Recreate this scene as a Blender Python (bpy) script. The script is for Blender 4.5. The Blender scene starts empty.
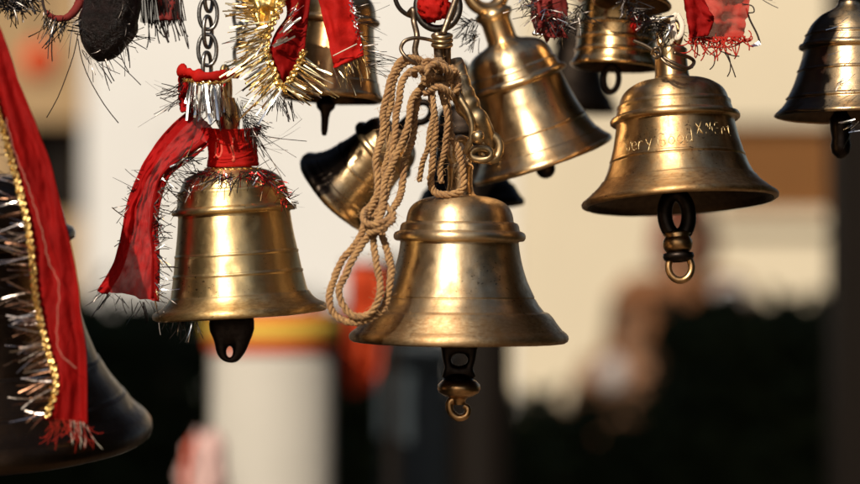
import bpy, bmesh, math, random
from mathutils import Vector, Matrix, noise
from math import sin, cos, pi, radians, sqrt
random.seed(7)
R = random.random
def U(a, b): return a + (b - a) * R()
scene = bpy.context.scene
COL = scene.collection
F = 860 * 85 / 36.0            # focal length in photo pixels
CAMZ = 1.6
def P(x, y, d=1.2):            # a point of the place seen at photo pixel x, y and d metres away
    return Vector(((x - 430) / F * d, d, CAMZ - (y - 242) / F * d))
def S(d): return d / F

# ------------------------------------------------------------------ mesh builder
class MB:
    def __init__(s): s.v = []; s.f = []; s.uv = None
    def add(s, vs, fs):
        o = len(s.v); s.v += [Vector(v) for v in vs]; s.f += [tuple(i + o for i in f) for f in fs]
    def box(s, a, b):
        x0, y0, z0 = a; x1, y1, z1 = b
        s.add([(x0,y0,z0),(x1,y0,z0),(x1,y1,z0),(x0,y1,z0),(x0,y0,z1),(x1,y0,z1),(x1,y1,z1),(x0,y1,z1)],
              [(0,3,2,1),(4,5,6,7),(0,1,5,4),(1,2,6,5),(2,3,7,6),(3,0,4,7)])
    def lathe(s, prof, seg=96, M=None, closed=False):
        n = len(prof); vs = []; fs = []
        for i in range(seg):
            a = 2*pi*i/seg
            for r, z in prof:
                v = Vector((r*cos(a), r*sin(a), z)); vs.append(M @ v if M else v)
        for i in range(seg):
            j = (i+1) % seg
            for k in range(n-1 if not closed else n):
                l = (k+1) % n
                fs.append((i*n+k, j*n+k, j*n+l, i*n+l))
        s.add(vs, fs)
    def tube(s, pts, rad, sides=8, caps=True, closed=False, flat=1.0):
        pts = [Vector(p) for p in pts]; n = len(pts)
        rads = rad if isinstance(rad, (list, tuple)) else [rad]*n
        T = []
        for i in range(n):
            a = pts[(i-1) % n] if (closed or i > 0) else pts[0]
            b = pts[(i+1) % n] if (closed or i < n-1) else pts[-1]
            d = b - a; T.append(d.normalized() if d.length > 1e-9 else Vector((0,0,1)))
        ref = Vector((0,1,0)) if abs(T[0].y) < .9 else Vector((1,0,0))
        N = (ref - T[0]*ref.dot(T[0])).normalized(); vs = []; fs = []
        for i in range(n):
            N = N - T[i]*N.dot(T[i])
            if N.length < 1e-6: N = T[i].orthogonal()
            N.normalize(); B = T[i].cross(N)
            for k in range(sides):
                a = 2*pi*k/sides
                vs.append(pts[i] + (N*cos(a)*flat + B*sin(a))*rads[i])
        m = n if closed else n-1
        for i in range(m):
            j = (i+1) % n
            for k in range(sides):
                l = (k+1) % sides
                fs.append((i*sides+k, i*sides+l, j*sides+l, j*sides+k))
        if caps and not closed:
            fs.append(tuple(range(sides))[::-1]); fs.append(tuple((n-1)*sides+k for k in range(sides)))
        s.add(vs, fs)
    def strip(s, p, d, L, w, bend=.25, seg=4, twist=1.2):      # one tinsel strand
        d = Vector(d).normalized(); up = d.orthogonal().normalized(); up.rotate(Matrix.Rotation(U(0, 6.28), 3, d))
        cur = Vector(p); ph = U(0, 6.28); tw = U(-twist, twist); bd = Vector((U(-1,1), U(-1,1), U(-1,1)))*bend
        vs = []
        for i in range(seg+1):
            q = up.copy(); q.rotate(Matrix.Rotation(tw*i/seg, 3, d))
            vs += [cur - q*w/2, cur + q*w/2]
            d = (d + bd/seg).normalized(); cur = cur + d*L/seg
        s.add(vs, [(2*i, 2*i+1, 2*i+3, 2*i+2) for i in range(seg)])
    def ball(s, c, r, sx=1, sy=1, sz=1, seg=24, rings=14):
        prof = [(r*sin(pi*i/rings) + (1e-6 if i in (0, rings) else 0), -r*cos(pi*i/rings)) for i in range(rings+1)]
        s.lathe(prof, seg, Matrix.Translation(c) @ Matrix.Diagonal((sx, sy, sz, 1)))
    def build(s, name, mat, parent=None, loc=None, smooth=True, label=None):
        me = bpy.data.meshes.new(name)
        o = bpy.data.objects.new(name, me); COL.objects.link(o)
        L = Vector((0,0,0))
        if parent is not None:
            o.parent = parent
            if loc is None and not parent.get('local'): L = parent.location.copy()
        else:
            if loc is None:
                lo = [min(v[i] for v in s.v) for i in range(3)]; hi = [max(v[i] for v in s.v) for i in range(3)]
                L = Vector(((lo[0]+hi[0])/2, (lo[1]+hi[1])/2, lo[2]))
            else: L = Vector(loc)
            o.location = L
        me.from_pydata([v - L for v in s.v], [], s.f)
        if s.uv:
            uvl = me.uv_layers.new(name='UVMap')
            for lp in me.loops: uvl.data[lp.index].uv = s.uv[lp.vertex_index]
        if smooth:
            for p in me.polygons: p.use_smooth = True
        if isinstance(mat, (list, tuple)):
            for m in mat: me.materials.append(m)
        else: me.materials.append(mat)
        me.update()
        if label: o['label'] = label
        return o

def tag(o, label, cat, group=None):
    o['label'] = label; o['category'] = cat
    if group: o['group'] = group
    return o
def thing(name, label, cat, loc, group=None):
    o = bpy.data.objects.new(name, None); COL.objects.link(o); o.location = loc; o.empty_display_size = .02
    return tag(o, label, cat, group)
def struct(o, kind='structure'): o['kind'] = kind; return o

def spline(pts, n=12, closed=False):           # Catmull-Rom through points of any dimension
    m = len(pts); out = []
    for i in range(m if closed else m-1):
        g = (lambda k: pts[k % m]) if closed else (lambda k: pts[max(0, min(m-1, k))])
        a, b, c, d = g(i-1), g(i), g(i+1), g(i+2)
        for j in range(n):
            t = j/n
            out.append(tuple(.5*((2*b[k]) + (-a[k]+c[k])*t + (2*a[k]-5*b[k]+4*c[k]-d[k])*t*t + (-a[k]+3*b[k]-3*c[k]+d[k])*t**3) for k in range(len(b))))
    if not closed: out.append(tuple(pts[-1]))
    return out
def resample(pts, step):
    pts = [Vector(p) for p in pts]; out = [pts[0]]; acc = 0
    for a, b in zip(pts, pts[1:]):
        L = (b-a).length; t = step - acc
        while t <= L and L > 0:
            out.append(a + (b-a)*(t/L)); t += step
        acc = (acc + L) % step
    return out

# ------------------------------------------------------------------ materials
class NT:
    def __init__(s, name):
        s.m = bpy.data.materials.new(name); s.m.use_nodes = True; s.t = s.m.node_tree
        s.b = s.t.nodes['Principled BSDF']; s.out = s.t.nodes['Material Output']
    def n(s, typ, **kw):
        d = s.t.nodes.new(typ)
        for k, v in kw.items():
            if hasattr(d, k) and not k.startswith('i_'): setattr(d, k, v)
            else: d.inputs[k[2:].replace('_', ' ')].default_value = v
        return d
    def l(s, a, b): s.t.links.new(a, b)
    def ramp(s, fac, stops):
        r = s.t.nodes.new('ShaderNodeValToRGB'); e = r.color_ramp.elements
        while len(e) < len(stops): e.new(.5)
        for el, (p, c) in zip(e, stops):
            el.position = p; el.color = (*c, 1) if isinstance(c, (tuple, list)) else (c, c, c, 1)
        s.l(fac, r.inputs[0]); return r.outputs[0]
    def noise(s, vec, scale, detail=4, rough=.55, dist=0):
        k = s.n('ShaderNodeTexNoise'); k.inputs['Scale'].default_value = scale; k.inputs['Detail'].default_value = detail
        k.inputs['Roughness'].default_value = rough; k.inputs['Distortion'].default_value = dist
        s.l(vec, k.inputs['Vector']); return k.outputs[0]
    def coord(s, which='Object'): return s.n('ShaderNodeTexCoord').outputs[which]
    def map(s, vec, scale=(1,1,1), loc=(0,0,0), rot=(0,0,0)):
        k = s.n('ShaderNodeMapping'); k.inputs['Scale'].default_value = scale; k.inputs['Location'].default_value = loc
        k.inputs['Rotation'].default_value = rot; s.l(vec, k.inputs['Vector']); return k.outputs[0]
    def mix(s, fac, a, b, blend='MIX'):
        k = s.n('ShaderNodeMix'); k.data_type = 'RGBA'; k.blend_type = blend
        for sock, v in ((k.inputs[0], fac), (k.inputs[6], a), (k.inputs[7], b)):
            if hasattr(v, 'links') or hasattr(v, 'is_linked'): s.l(v, sock)
            elif isinstance(v, (int, float)): sock.default_value = v
            else: sock.default_value = (*v, 1)
        return k.outputs[2]
    def math(s, op, a, b=0.0):
        k = s.n('ShaderNodeMath'); k.operation = op
        for sock, v in ((k.inputs[0], a), (k.inputs[1], b)):
            if isinstance(v, (int, float)): sock.default_value = v
            else: s.l(v, sock)
        return k.outputs[0]
    def bump(s, h, strength=.2, dist=.001, prev=None):
        k = s.n('ShaderNodeBump'); k.inputs['Strength'].default_value = strength; k.inputs['Distance'].default_value = dist
        s.l(h, k.inputs['Height'])
        if prev: s.l(prev, k.inputs['Normal'])
        return k.outputs[0]
    def set(s, **kw):
        for k, v in kw.items():
            sock = s.b.inputs[k.replace('_', ' ')]
            if hasattr(v, 'is_linked'): s.l(v, sock)
            elif isinstance(v, (tuple, list)): sock.default_value = (*v, 1) if len(v) == 3 else v
            else: sock.default_value = v
        return s.m

def brass(name, tarnish=.4, bright=(.80,.53,.25), brown=(.30,.15,.055), rough=.36, aniso=.55, patina_or_reflection=None, seed=0, dark=(.035,.026,.02), lip=None, warmth=.22):
    t = NT(name); co = t.map(t.coord(), loc=(seed*.37, seed*.21, seed*.11)); raw = t.coord()
    big = t.noise(t.map(co, (1,1,.35)), 38, 5, .6, .6)       # drips and broad tarnish, drawn out along the wall
    fine = t.noise(co, 330, 6, .65)
    f = t.ramp(t.math('ADD', t.math('MULTIPLY', big, .8), t.math('MULTIPLY', fine, .22)), [(.42 - .12*tarnish, 0), (.78 - .22*tarnish, 1)])
    c = t.mix(t.math('MULTIPLY', f, min(1, tarnish + .35)), bright, brown)
    warm = t.ramp(t.noise(co, 90, 3), [(.5, 0), (.75, 1)])
    c = t.mix(t.math('MULTIPLY', warm, warmth), c, (.62,.28,.09))
    pits = t.ramp(t.noise(t.map(co, (1,1,1.6)), 420, 3, .5), [(.62, 0), (.68, 1)])
    pmask = t.ramp(t.noise(co, 45, 2), [(.5, 0), (.62, 1)])
    pf = t.math('MULTIPLY', pits, pmask)
    c = t.mix(t.math('MULTIPLY', pf, .8), c, (.05,.03,.018))
    # a few bright scratches
    scr = t.ramp(t.noise(t.map(co, (900, 900, 22), rot=(.5,.9,.3)), 1, 2), [(.70, 0), (.75, 1)])
    c = t.mix(t.math('MULTIPLY', scr, .35), c, bright)
    r = t.math('ADD', t.math('MULTIPLY', f, .12), t.math('ADD', t.math('MULTIPLY', fine, .16), rough - .1))
    metal = 1.0
    if patina_or_reflection:                                              # black flank, tarnish on the lying bell, painted dark reflection on the edge bell: direction, threshold, softness
        d, th, sf = patina_or_reflection
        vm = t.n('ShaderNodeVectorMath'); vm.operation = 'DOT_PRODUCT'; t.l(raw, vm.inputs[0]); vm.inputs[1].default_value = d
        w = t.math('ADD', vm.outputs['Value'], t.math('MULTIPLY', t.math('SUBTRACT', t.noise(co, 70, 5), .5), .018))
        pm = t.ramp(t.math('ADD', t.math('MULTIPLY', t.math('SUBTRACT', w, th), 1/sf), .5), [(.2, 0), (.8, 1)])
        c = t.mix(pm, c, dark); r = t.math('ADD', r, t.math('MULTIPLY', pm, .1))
    if lip:                                                 # handled, scuffed foot of the bell: browner and less polished
        sx = t.n('ShaderNodeSeparateXYZ'); t.l(raw, sx.inputs[0])
        lm = t.ramp(t.math('ADD', t.math('MULTIPLY', sx.outputs[2], 1/lip), t.math('MULTIPLY', t.math('SUBTRACT', t.noise(co, 160, 5), .5), .7)), [(.75, 1), (1.0, 0)])
        scuff = t.noise(t.map(co, (260, 260, 900)), 1, 6, .7)
        c = t.mix(t.math('MULTIPLY', lm, t.ramp(scuff, [(.36, .15), (.62, .85)])), c, brown); r = t.math('ADD', r, t.math('MULTIPLY', lm, .10))
    lines = t.noise(t.map(raw, (6, 6, 900)), 1, 4, .7)
    dents = t.noise(co, 60, 3)
    nb = t.bump(dents, .035, .004); nb = t.bump(lines, .10, .0006, nb); nb = t.bump(fine, .10, .0006, nb); nb = t.bump(pf, -.5, .0006, nb); nb = t.bump(scr, -.25, .0004, nb)
    t.set(Base_Color=c, Metallic=metal, Roughness=r, Normal=nb, Anisotropic=aniso, Anisotropic_Rotation=.25)
    tg = t.n('ShaderNodeTangent'); tg.direction_type = 'RADIAL'; tg.axis = 'Z'; t.l(tg.outputs[0], t.b.inputs['Tangent'])
    return t.m
def metal(name, col, rough=.35, var=.4, scale=300, met=1.0):
    t = NT(name); co = t.coord(); f = t.noise(co, scale, 5)
    dk = tuple(x*.35 for x in col)
    t.set(Base_Color=t.mix(t.math('MULTIPLY', t.ramp(f, [(.4,0),(.65,1)]), var), col, dk), Metallic=met,
          Roughness=t.math('ADD', t.math('MULTIPLY', f, .25), rough-.1), Normal=t.bump(f, .25, .0006))
    return t.m
def cloth(name, col, trans=.35, alpha=1.0, weave=1700, rough=.65, dark=.38, sheen=0):
    t = NT(name); co = t.coord(); big = t.noise(co, 55, 5); wv = t.n('ShaderNodeTexWave'); wv.inputs['Scale'].default_value = weave; wv.inputs['Distortion'].default_value = .6
    t.l(t.map(co, rot=(.2,.5,.1)), wv.inputs['Vector'])
    wv2 = t.n('ShaderNodeTexWave'); wv2.bands_direction = 'Z'; wv2.inputs['Scale'].default_value = weave; wv2.inputs['Distortion'].default_value = .6
    t.l(co, wv2.inputs['Vector'])
    h = t.math('ADD', wv.outputs[1], wv2.outputs[1])
    c = t.mix(t.math('MULTIPLY', t.ramp(big, [(.38,0),(.66,1)]), dark), col, tuple(x*.3 for x in col))
    nb = t.bump(h, .25, .0003); nb = t.bump(t.noise(co, 240, 4), .35, .0012, nb)
    t.set(Base_Color=c, Roughness=rough, Normal=nb, Sheen_Weight=sheen, Specular_IOR_Level=.12)
    tr = t.n('ShaderNodeBsdfTranslucent'); t.l(c, tr.inputs[0]); t.l(nb, tr.inputs['Normal'])
    mx = t.n('ShaderNodeMixShader'); mx.inputs[0].default_value = trans; t.l(t.b.outputs[0], mx.inputs[1]); t.l(tr.outputs[0], mx.inputs[2])
    res = mx.outputs[0]
    if alpha < 1:
        tp = t.n('ShaderNodeBsdfTransparent'); m2 = t.n('ShaderNodeMixShader')
        a = t.ramp(t.math('ADD', t.math('MULTIPLY', h, .25), t.noise(co, 130, 4)), [(.35, alpha-.05), (1.0, min(1, alpha+.15))])
        t.l(a, m2.inputs[0]); t.l(tp.outputs[0], m2.inputs[1]); t.l(res, m2.inputs[2]); res = m2.outputs[0]
    t.l(res, t.out.inputs[0]); return t.m
def plain(name, col, rough=.8, var=.25, scale=3, bump=.2):
    t = NT(name); co = t.coord(); f = t.noise(co, scale, 6, .6)
    t.set(Base_Color=t.mix(t.math('MULTIPLY', t.ramp(f, [(.35,0),(.7,1)]), var), col, tuple(x*.5 for x in col)), Roughness=rough, Specular_IOR_Level=.12,
          Normal=t.bump(t.noise(co, scale*18, 5), bump, .01))
    return t.m

M = {}
M['hero'] = brass('worn_brass', .55, (.82,.63,.38), (.33,.185,.08), rough=.38, aniso=.7, seed=1, lip=.0185)
M['left'] = brass('golden_brass', .3, (.80,.59,.29), (.38,.22,.08), rough=.37, aniso=.72, seed=2, lip=.013)
M['right'] = brass('brown_brass', .65, (.80,.58,.31), (.30,.155,.058), rough=.34, aniso=.7, seed=3, lip=.016)
M['tilt'] = brass('polished_brass', .4, (.82,.62,.36), (.34,.17,.065), rough=.31, aniso=.7, seed=4)
M['orange'] = brass('orange_brass', .55, (.74,.48,.24), rough=.30, aniso=.7, seed=5)
M['small'] = brass('bright_brass', .4, (.78,.54,.26), rough=.24, aniso=.7, seed=6)
M['edge'] = brass('brass_painted_reflection', .45, (.82,.60,.34), rough=.26, aniso=.7, seed=7, patina_or_reflection=((-1,0,.15), .0225, .004))  # black left flank is a dark reflection painted into the colour
M['lying'] = brass('blackened_brass', .3, (.84,.63,.36), rough=.26, seed=8, patina_or_reflection=((-.95,0,-.25), .003, .006))
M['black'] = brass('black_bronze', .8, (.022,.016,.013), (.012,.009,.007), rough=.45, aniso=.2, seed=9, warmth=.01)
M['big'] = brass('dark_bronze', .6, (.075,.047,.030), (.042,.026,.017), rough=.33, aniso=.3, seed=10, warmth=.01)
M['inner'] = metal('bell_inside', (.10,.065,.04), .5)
M['iron'] = metal('black_iron', (.035,.026,.022), .42)
M['bronze'] = metal('clapper_bronze', (.62,.36,.16), .3, .6, 200)
M['steel'] = metal('dull_steel', (.27,.26,.25), .34, .8, 500)
M['darksteel'] = metal('dark_steel', (.12,.105,.095), .38, .6, 400)
M['wire'] = metal('rusty_wire', (.26,.19,.13), .42, .6, 400)
M['palewire'] = metal('pale_wire', (.62,.60,.57), .3, .4, 500)
M['hook'] = metal('hook_brass', (.62,.44,.24), .36, .9, 150)
M['silver'] = metal('silver_tinsel', (.90,.88,.86), .22, .15, 80)
M['warmsilver'] = metal('warm_silver_tinsel', (.88,.74,.66), .25, .3, 80)
M['bronzetin'] = metal('bronze_tinsel', (.30,.15,.09), .3, .4, 80)
M['gold'] = metal('gold_tinsel', (.88,.70,.40), .22, .2, 80)
M['darktin'] = metal('dark_tinsel', (.10,.085,.078), .3, .5, 80)  # dark tone also paints in the shade of strands turned from the light
M['redtin'] = metal('red_tinsel', (.55,.03,.03), .3, .3, 80)
M['goldtrim'] = metal('gold_trim', (.80,.55,.20), .35, .6, 900)
M['red'] = cloth('red_cloth', (.36,.006,.005), .40)
M['redsheer'] = cloth('red_netting', (.56,.011,.011), .5, .97, 1500)
M['redfray'] = cloth('red_gauze', (.68,.05,.035), .5, .86, 1300)
M['redbright'] = cloth('bright_red_cloth', (.52,.011,.007), .25)
M['maroon'] = cloth('maroon_cloth', (.26,.035,.03), .3, .92)
M['greymesh'] = cloth('grey_net', (.10,.075,.075), .3, .62, 1400)
M['redthread'] = plain('red_thread', (.42,.025,.015), .8, .3, 200)
M['whitethread'] = plain('pale_thread', (.72,.62,.50), .7, .2, 200)
M['pinkthread'] = plain('pink_thread', (.62,.30,.22), .7, .3, 200)
M['darkthread'] = plain('dark_thread', (.03,.02,.018), .7, .3, 200)
M['print'] = plain('pale_print', (.66,.12,.08), .7, .4, 300)
M['engrave'] = metal('bare_scratch_brass', (.62,.46,.24), .5, .8, 500)

def jute_mat():
    t = NT('jute'); co = t.coord(); f = t.noise(co, 700, 6, .7); g = t.noise(co, 120, 3)
    c = t.mix(t.ramp(f, [(.35,0),(.68,1)]), (.47,.265,.10), (.18,.08,.026))
    c = t.mix(t.math('MULTIPLY', t.ramp(g, [(.45,0),(.7,1)]), .5), c, (.22,.09,.03))
    t.set(Base_Color=c, Roughness=.85, Normal=t.bump(f, .7, .001), Sheen_Weight=.15); return t.m
M['jute'] = jute_mat()

# ------------------------------------------------------------------ bells
def rot(roll, pitch, yaw=0): return Matrix.Rotation(radians(roll), 4, 'Y') @ Matrix.Rotation(radians(pitch), 4, 'X') @ Matrix.Rotation(radians(yaw), 4, 'Z')
def wall(pts, n=9):                                         # smooth bell wall
    return spline(pts, n)
def ring_prof(r0, z0, dr, h, n=7):                         # raised round bead from radius r0
    return [(r0 + dr*sin(pi*i/n), z0 + h*i/n) for i in range(n+1)]

def bell(name, label, x, y, d, prof, mat, roll=0, pitch=0, yaw=0, sc=1.0, group='temple bells', thick=5, segs=128, inner=None):
    """x, y: where the centre of the mouth is seen; prof in photo pixels at depth d"""
    k = S(d)*sc
    t = thing(name, label, 'bell', P(x, y, d), group); t['local'] = 1
    t.rotation_euler = rot(roll, pitch, yaw).to_euler()
    m = MB(); m.lathe([(r*k, z*k) for r, z in prof], segs); sd = x*.37
    for v in m.v:                                           # cast and dented by hand: never a perfect circle
        a = math.atan2(v.y, v.x); q = Vector((cos(a)*1.1, sin(a)*1.1, v.z/k*.012 + sd)); q2 = Vector((v.x/k*.055, v.y/k*.055, v.z/k*.06 + sd))
        dn = max(0, noise.noise(q2 + Vector((9,0,0))) - .28)*2.0
        f = 1 + .010*noise.noise(q) + .0035*noise.noise(q*4) - .010*dn
        v.x *= f; v.y *= f; v.z += (.9*noise.noise(q*1.3 + Vector((0,0,7))) + .25*noise.noise(q*7))*k
    m.build('shell', mat, t)
    r0 = prof[0][0]; top = max(p[1] for p in prof)
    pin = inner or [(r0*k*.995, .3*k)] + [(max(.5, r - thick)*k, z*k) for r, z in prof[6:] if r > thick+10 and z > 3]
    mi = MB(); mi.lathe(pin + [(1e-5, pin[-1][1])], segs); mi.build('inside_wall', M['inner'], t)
    return t, k

H_LIP = [(103,0),(106.5,.4),(109,2),(110,4.5),(109.6,7.5),(107.5,10),(104.5,12.3)]
HERO = (H_LIP + wall([(103.5,12.8),(98.5,19),(94,25.5),(91,29)]) + [(90.3,29.8),(88.8,30.6),(86.2,31.2),(84.8,32.0)]
  + wall([(84.2,32.8),(79.6,38.5),(76.6,43.5)]) + [(76.3,44.2),(75.2,44.7),(75.0,45.6),(75.5,46.1)] + wall([(75.2,46.8),(73.2,51),(68.8,61),(65.2,71),(62.4,81),(60.4,91),(59.4,99)])
  + [(59.3,100.5),(60,101),(63.2,101.2),(65,102.2),(66.2,104.4),(66.2,107),(65,109.4),(62.5,110.8),(60.6,111.4),(60.2,112.2)]
  + [(60,113),(59.3,116.5),(58.2,118.6),(56.5,119.6),(54.6,120.2)] + wall([(54,121),(53,127),(50.4,133.5),(45.5,139),(38,143),(28,145.6),(19,146.6)],6)
  + [(16.5,147.2),(14.6,148.6),(13.8,151)])
def with_neck(prof, pts): return prof + pts

def plate(mb, outline, hole, th, Mx):                      # thick plate with a rounded edge and a hole through it
    n = len(outline); nh = len(hole); cx = sum(p[0] for p in outline)/n; cy = sum(p[1] for p in outline)/n
    rows = [(.0, -.5), (.09, -1), (.09, -1)]
    def ringv(pts, sgn_in):
        return pts
    # resample the hole to the outline's count
    m_ = n
    hp = [hole[int(i*nh/m_) % nh] for i in range(m_)]
    vs = []; 
    for y_, ins in ((0,0),(-.5,.05),(-.85,.2)):
        pass
    lay = []
    for y_, t_ in ((0,0),(.6,.05),(1,.18),(1,.75),(.8,.93),(0,1)):
        lay.append([(o_[0]+(h_[0]-o_[0])*t_, y_*th, o_[1]+(h_[1]-o_[1])*t_) for o_, h_ in zip(outline, hp)])
    for y_, t_ in ((-.8,.93),(-1,.75),(-1,.18),(-.6,.05)):
        lay.append([(o_[0]+(h_[0]-o_[0])*t_, y_*th, o_[1]+(h_[1]-o_[1])*t_) for o_, h_ in zip(outline, hp)])
    nl = len(lay); vs = [Mx @ Vector(v) for L_ in lay for v in L_]
    fs = [(a*m_+i, a*m_+(i+1) % m_, ((a+1) % nl)*m_+(i+1) % m_, ((a+1) % nl)*m_+i) for a in range(nl) for i in range(m_)]
    mb.add(vs, fs)
def by_angle(pts, c, n):                                   # closed outline resampled by angle about c
    sp = spline(pts, 14, True); out = []
    sp = sorted(sp, key=lambda p: math.atan2(p[1]-c[1], p[0]-c[0]))
    for i in range(n):
        a = -pi + 2*pi*i/n; best = min(sp, key=lambda p: abs((math.atan2(p[1]-c[1], p[0]-c[0]) - a + pi) % (2*pi) - pi)); out.append(best)
    return out
# centre bell
b, k = bell('brass_bell', 'large worn brass bell hanging in the centre under the jute rope', 458.5, 342.5, 1.20, HERO, M['hero'], .6, -.4, 30)
m = MB(); m.lathe([(14*k,150*k),(13.4*k,153*k),(12.4*k,158*k),(12.6*k,172*k),(13.5*k,175*k),(12*k,178*k),(7*k,181*k),(1e-5,182*k)], 40)
def loop_pts(cx, cz, rx, rz, n=28, y=0): return [(cx + rx*cos(2*pi*i/n), y, cz + rz*sin(2*pi*i/n)) for i in range(n)]
m.tube([Vector(p)*k for p in loop_pts(0,190,11,14)], 4.2*k, 12, closed=True)
m.build('crown_loop', M['hero'], b)
c = MB()
c.lathe([(1e-5,-30*k),(9*k,-31*k),(14*k,-34*k),(15.5*k,-37*k)], 24)
plate(c, by_angle([(-16,3),(18,3),(18.5,-8),(17,-18),(15,-26),(17,-35),(0,-37),(-16,-35),(-14,-26),(-15.5,-18),(-17,-8)], (1,-17), 48),
      [(1+8*cos(-pi+2*pi*i/48), -17+6*sin(-pi+2*pi*i/48)) for i in range(48)], 7, Matrix.Diagonal((k,k,k,1)))
cl = c.build('clapper', M['iron'], b); cl.rotation_euler = (0,0,radians(-30))
c = MB(); c.lathe([(11*k,-36*k),(17*k,-38*k),(21*k,-42*k),(21.6*k,-46*k),(20*k,-50*k),(14*k,-53.5*k),(9*k,-55*k),(7*k,-57*k),(6*k,-62*k)], 32, Matrix.Translation((1*k,0,0)))
o = c.build('clapper_ball', M['bronze'], b); o.parent = cl
c = MB(); hk = spline([(-1,-55),(-8,-60),(-7,-69),(0,-75),(8,-73),(10,-66),(6,-63)], 8)
c.tube([Vector((p[0]*k, 0, p[1]*k)) for p in hk], [ (4.6 - 1.6*i/len(hk))*k for i in range(len(hk))], 10)
o = c.build('clapper_hook', M['bronze'], b); o.parent = cl

# left bell
L_PROF = ([(82,0),(85,.4),(87.2,2),(87.8,4.5),(87,7),(85,8.6)] + wall([(84,9.2),(78,12),(73.5,16),(71,20)]) + [(70.6,21),(69.2,21.6),(69,22.4)]
  + wall([(68.8,23),(66.8,32),(65.4,40)]) + [(65.3,41),(65.8,41.4),(65.6,43.6),(64.6,44)] + wall([(64.4,45),(62.2,60)]) + [(62.1,61),(62.5,61.4),(62.3,63.4),(61.4,63.8)] + wall([(61.2,65),(58.6,80),(56.8,94),(56,101)])
  + [(56,102.5),(57,103),(60.4,103.3),(62,104.4),(62.4,106.4),(61.4,108.4),(59,109.2),(57.4,109.8)]
  + wall([(57,110.6),(55.6,117),(55,124)]) + [(55.2,125),(54.8,126.8),(53,127.6)] + wall([(52.4,128.4),(49,136),(42,142),(32,146),(22,148)],6) + [(20,149),(19,151)])
lb, k = bell('brass_bell', 'golden brass bell on the chain with red cloth around its neck', 240.5, 316, 1.21, L_PROF, M['left'], -3.6, .2, 75)
c = MB(); c.lathe([(19*k,150*k),(15*k,154*k),(12*k,160*k),(10*k,175*k),(9.5*k,188*k),(12*k,194*k),(13.2*k,201*k),(12*k,208*k),(9*k,213*k),(8*k,218*k)],36)
c.tube([Vector(p)*k for p in loop_pts(0,232,9,17)], 3.4*k, 12, closed=True)
c.build('crown_loop', M['left'], lb)
c = MB(); hc = (-1,-40)
plate(c, by_angle([(-17,3),(17,3),(22,-5),(23,-17),(19,-29),(14,-41),(6,-50),(-5,-50),(-13,-43),(-17,-29),(-22,-17),(-21,-5)], hc, 48),
      [(hc[0]+3.2*cos(-pi+2*pi*i/48), hc[1]+5.5*sin(-pi+2*pi*i/48)) for i in range(48)], 6, Matrix.Rotation(radians(5),4,'Y') @ Matrix.Translation((-9*k,0,4*k)) @ Matrix.Diagonal((k,k,k,1)))
# undo bell yaw so the tongue faces the viewer
o = c.build('clapper', M['iron'], lb); o.rotation_euler = (0,0,radians(-75))

# right bell, engraved
R_PROF = ([(93,0),(96,.3),(98,1.6),(98.4,4),(97,6)] + wall([(96,6.8),(91.5,10),(88,13)]) + [(87.4,13.8),(86,14.2),(85.4,15.2)] + wall([(85,15.6),(81,19.5),(78,23.5)]) + [(77.4,24.4),(76,24.8),(75.6,25.8)]
  + wall([(75.2,26.4),(71,35),(68.6,42)]) + [(68.4,42.8),(67.4,43.2),(67.4,44),(68,44.4),(67.8,46.4),(67,47)] + wall([(66.8,48),(63.4,60),(60.8,72),(59.4,80)])
  + [(59.3,82),(60.5,82.4),(63.6,82.6),(65,83.8),(65.2,86.2),(64,88.4),(61.4,89.4),(59.4,90)] + wall([(59,90.6),(57.2,97)]) + [(57.4,98),(57,101),(55.4,102)] + wall([(55,102.6),(53,109),(48.4,115.5),(40,121),(30,124.4),(21,126)],6)
  + [(18.5,127),(17.4,129)])
rb, k = bell('brass_bell', 'brown brass bell with scratched writing, on the right above the blurred people', 680, 204, 1.21, R_PROF, M['right'], -2.8, -6.2, 140)
c = MB(); c.lathe([(17.6*k,128.5*k),(17*k,132*k),(16.2*k,145*k),(16*k,152*k),(17*k,156*k),(14*k,159*k),(5*k,161*k),(1e-5,161*k)],40)
c.tube([Vector(p)*k for p in loop_pts(0,172,12,14)], 4*k, 12, closed=True); c.build('crown_loop', M['right'], rb)
yawfix = radians(-140)
c = MB(); c.tube([Vector(p)*k for p in loop_pts(-4,-11,12,21)], 7.6*k, 12, closed=True)
cl = c.build('clapper', M['iron'], rb); cl.rotation_euler = (0,0,yawfix)
c = MB(); c.lathe([(9*k,-27*k),(14.5*k,-30*k)]+[(14*k*cos(a)+1*k, (-40+12*sin(a))*k) for a in [pi/2-.9-i*.19 for i in range(12)]]+[(8*k,-52*k),(6*k,-56*k)],32, Matrix.Translation((-5*k,0,0)))
o = c.build('clapper_ball', M['bronze'], rb); o.parent = cl
c = MB(); c.lathe([(10*k,-48*k),(15*k,-49.5*k),(15.6*k,-53*k),(14*k,-56*k),(8*k,-58*k)],32, Matrix.Translation((-5*k,0,0)))
o = c.build('clapper_collar', M['iron'], rb); o.parent = cl
c = MB(); c.tube([Vector(p)*k for p in loop_pts(-4,-63,11.5,13.5)], 3.6*k, 12, closed=True)
o = c.build('clapper_ring', M['bronze'], rb); o.parent = cl

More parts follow.
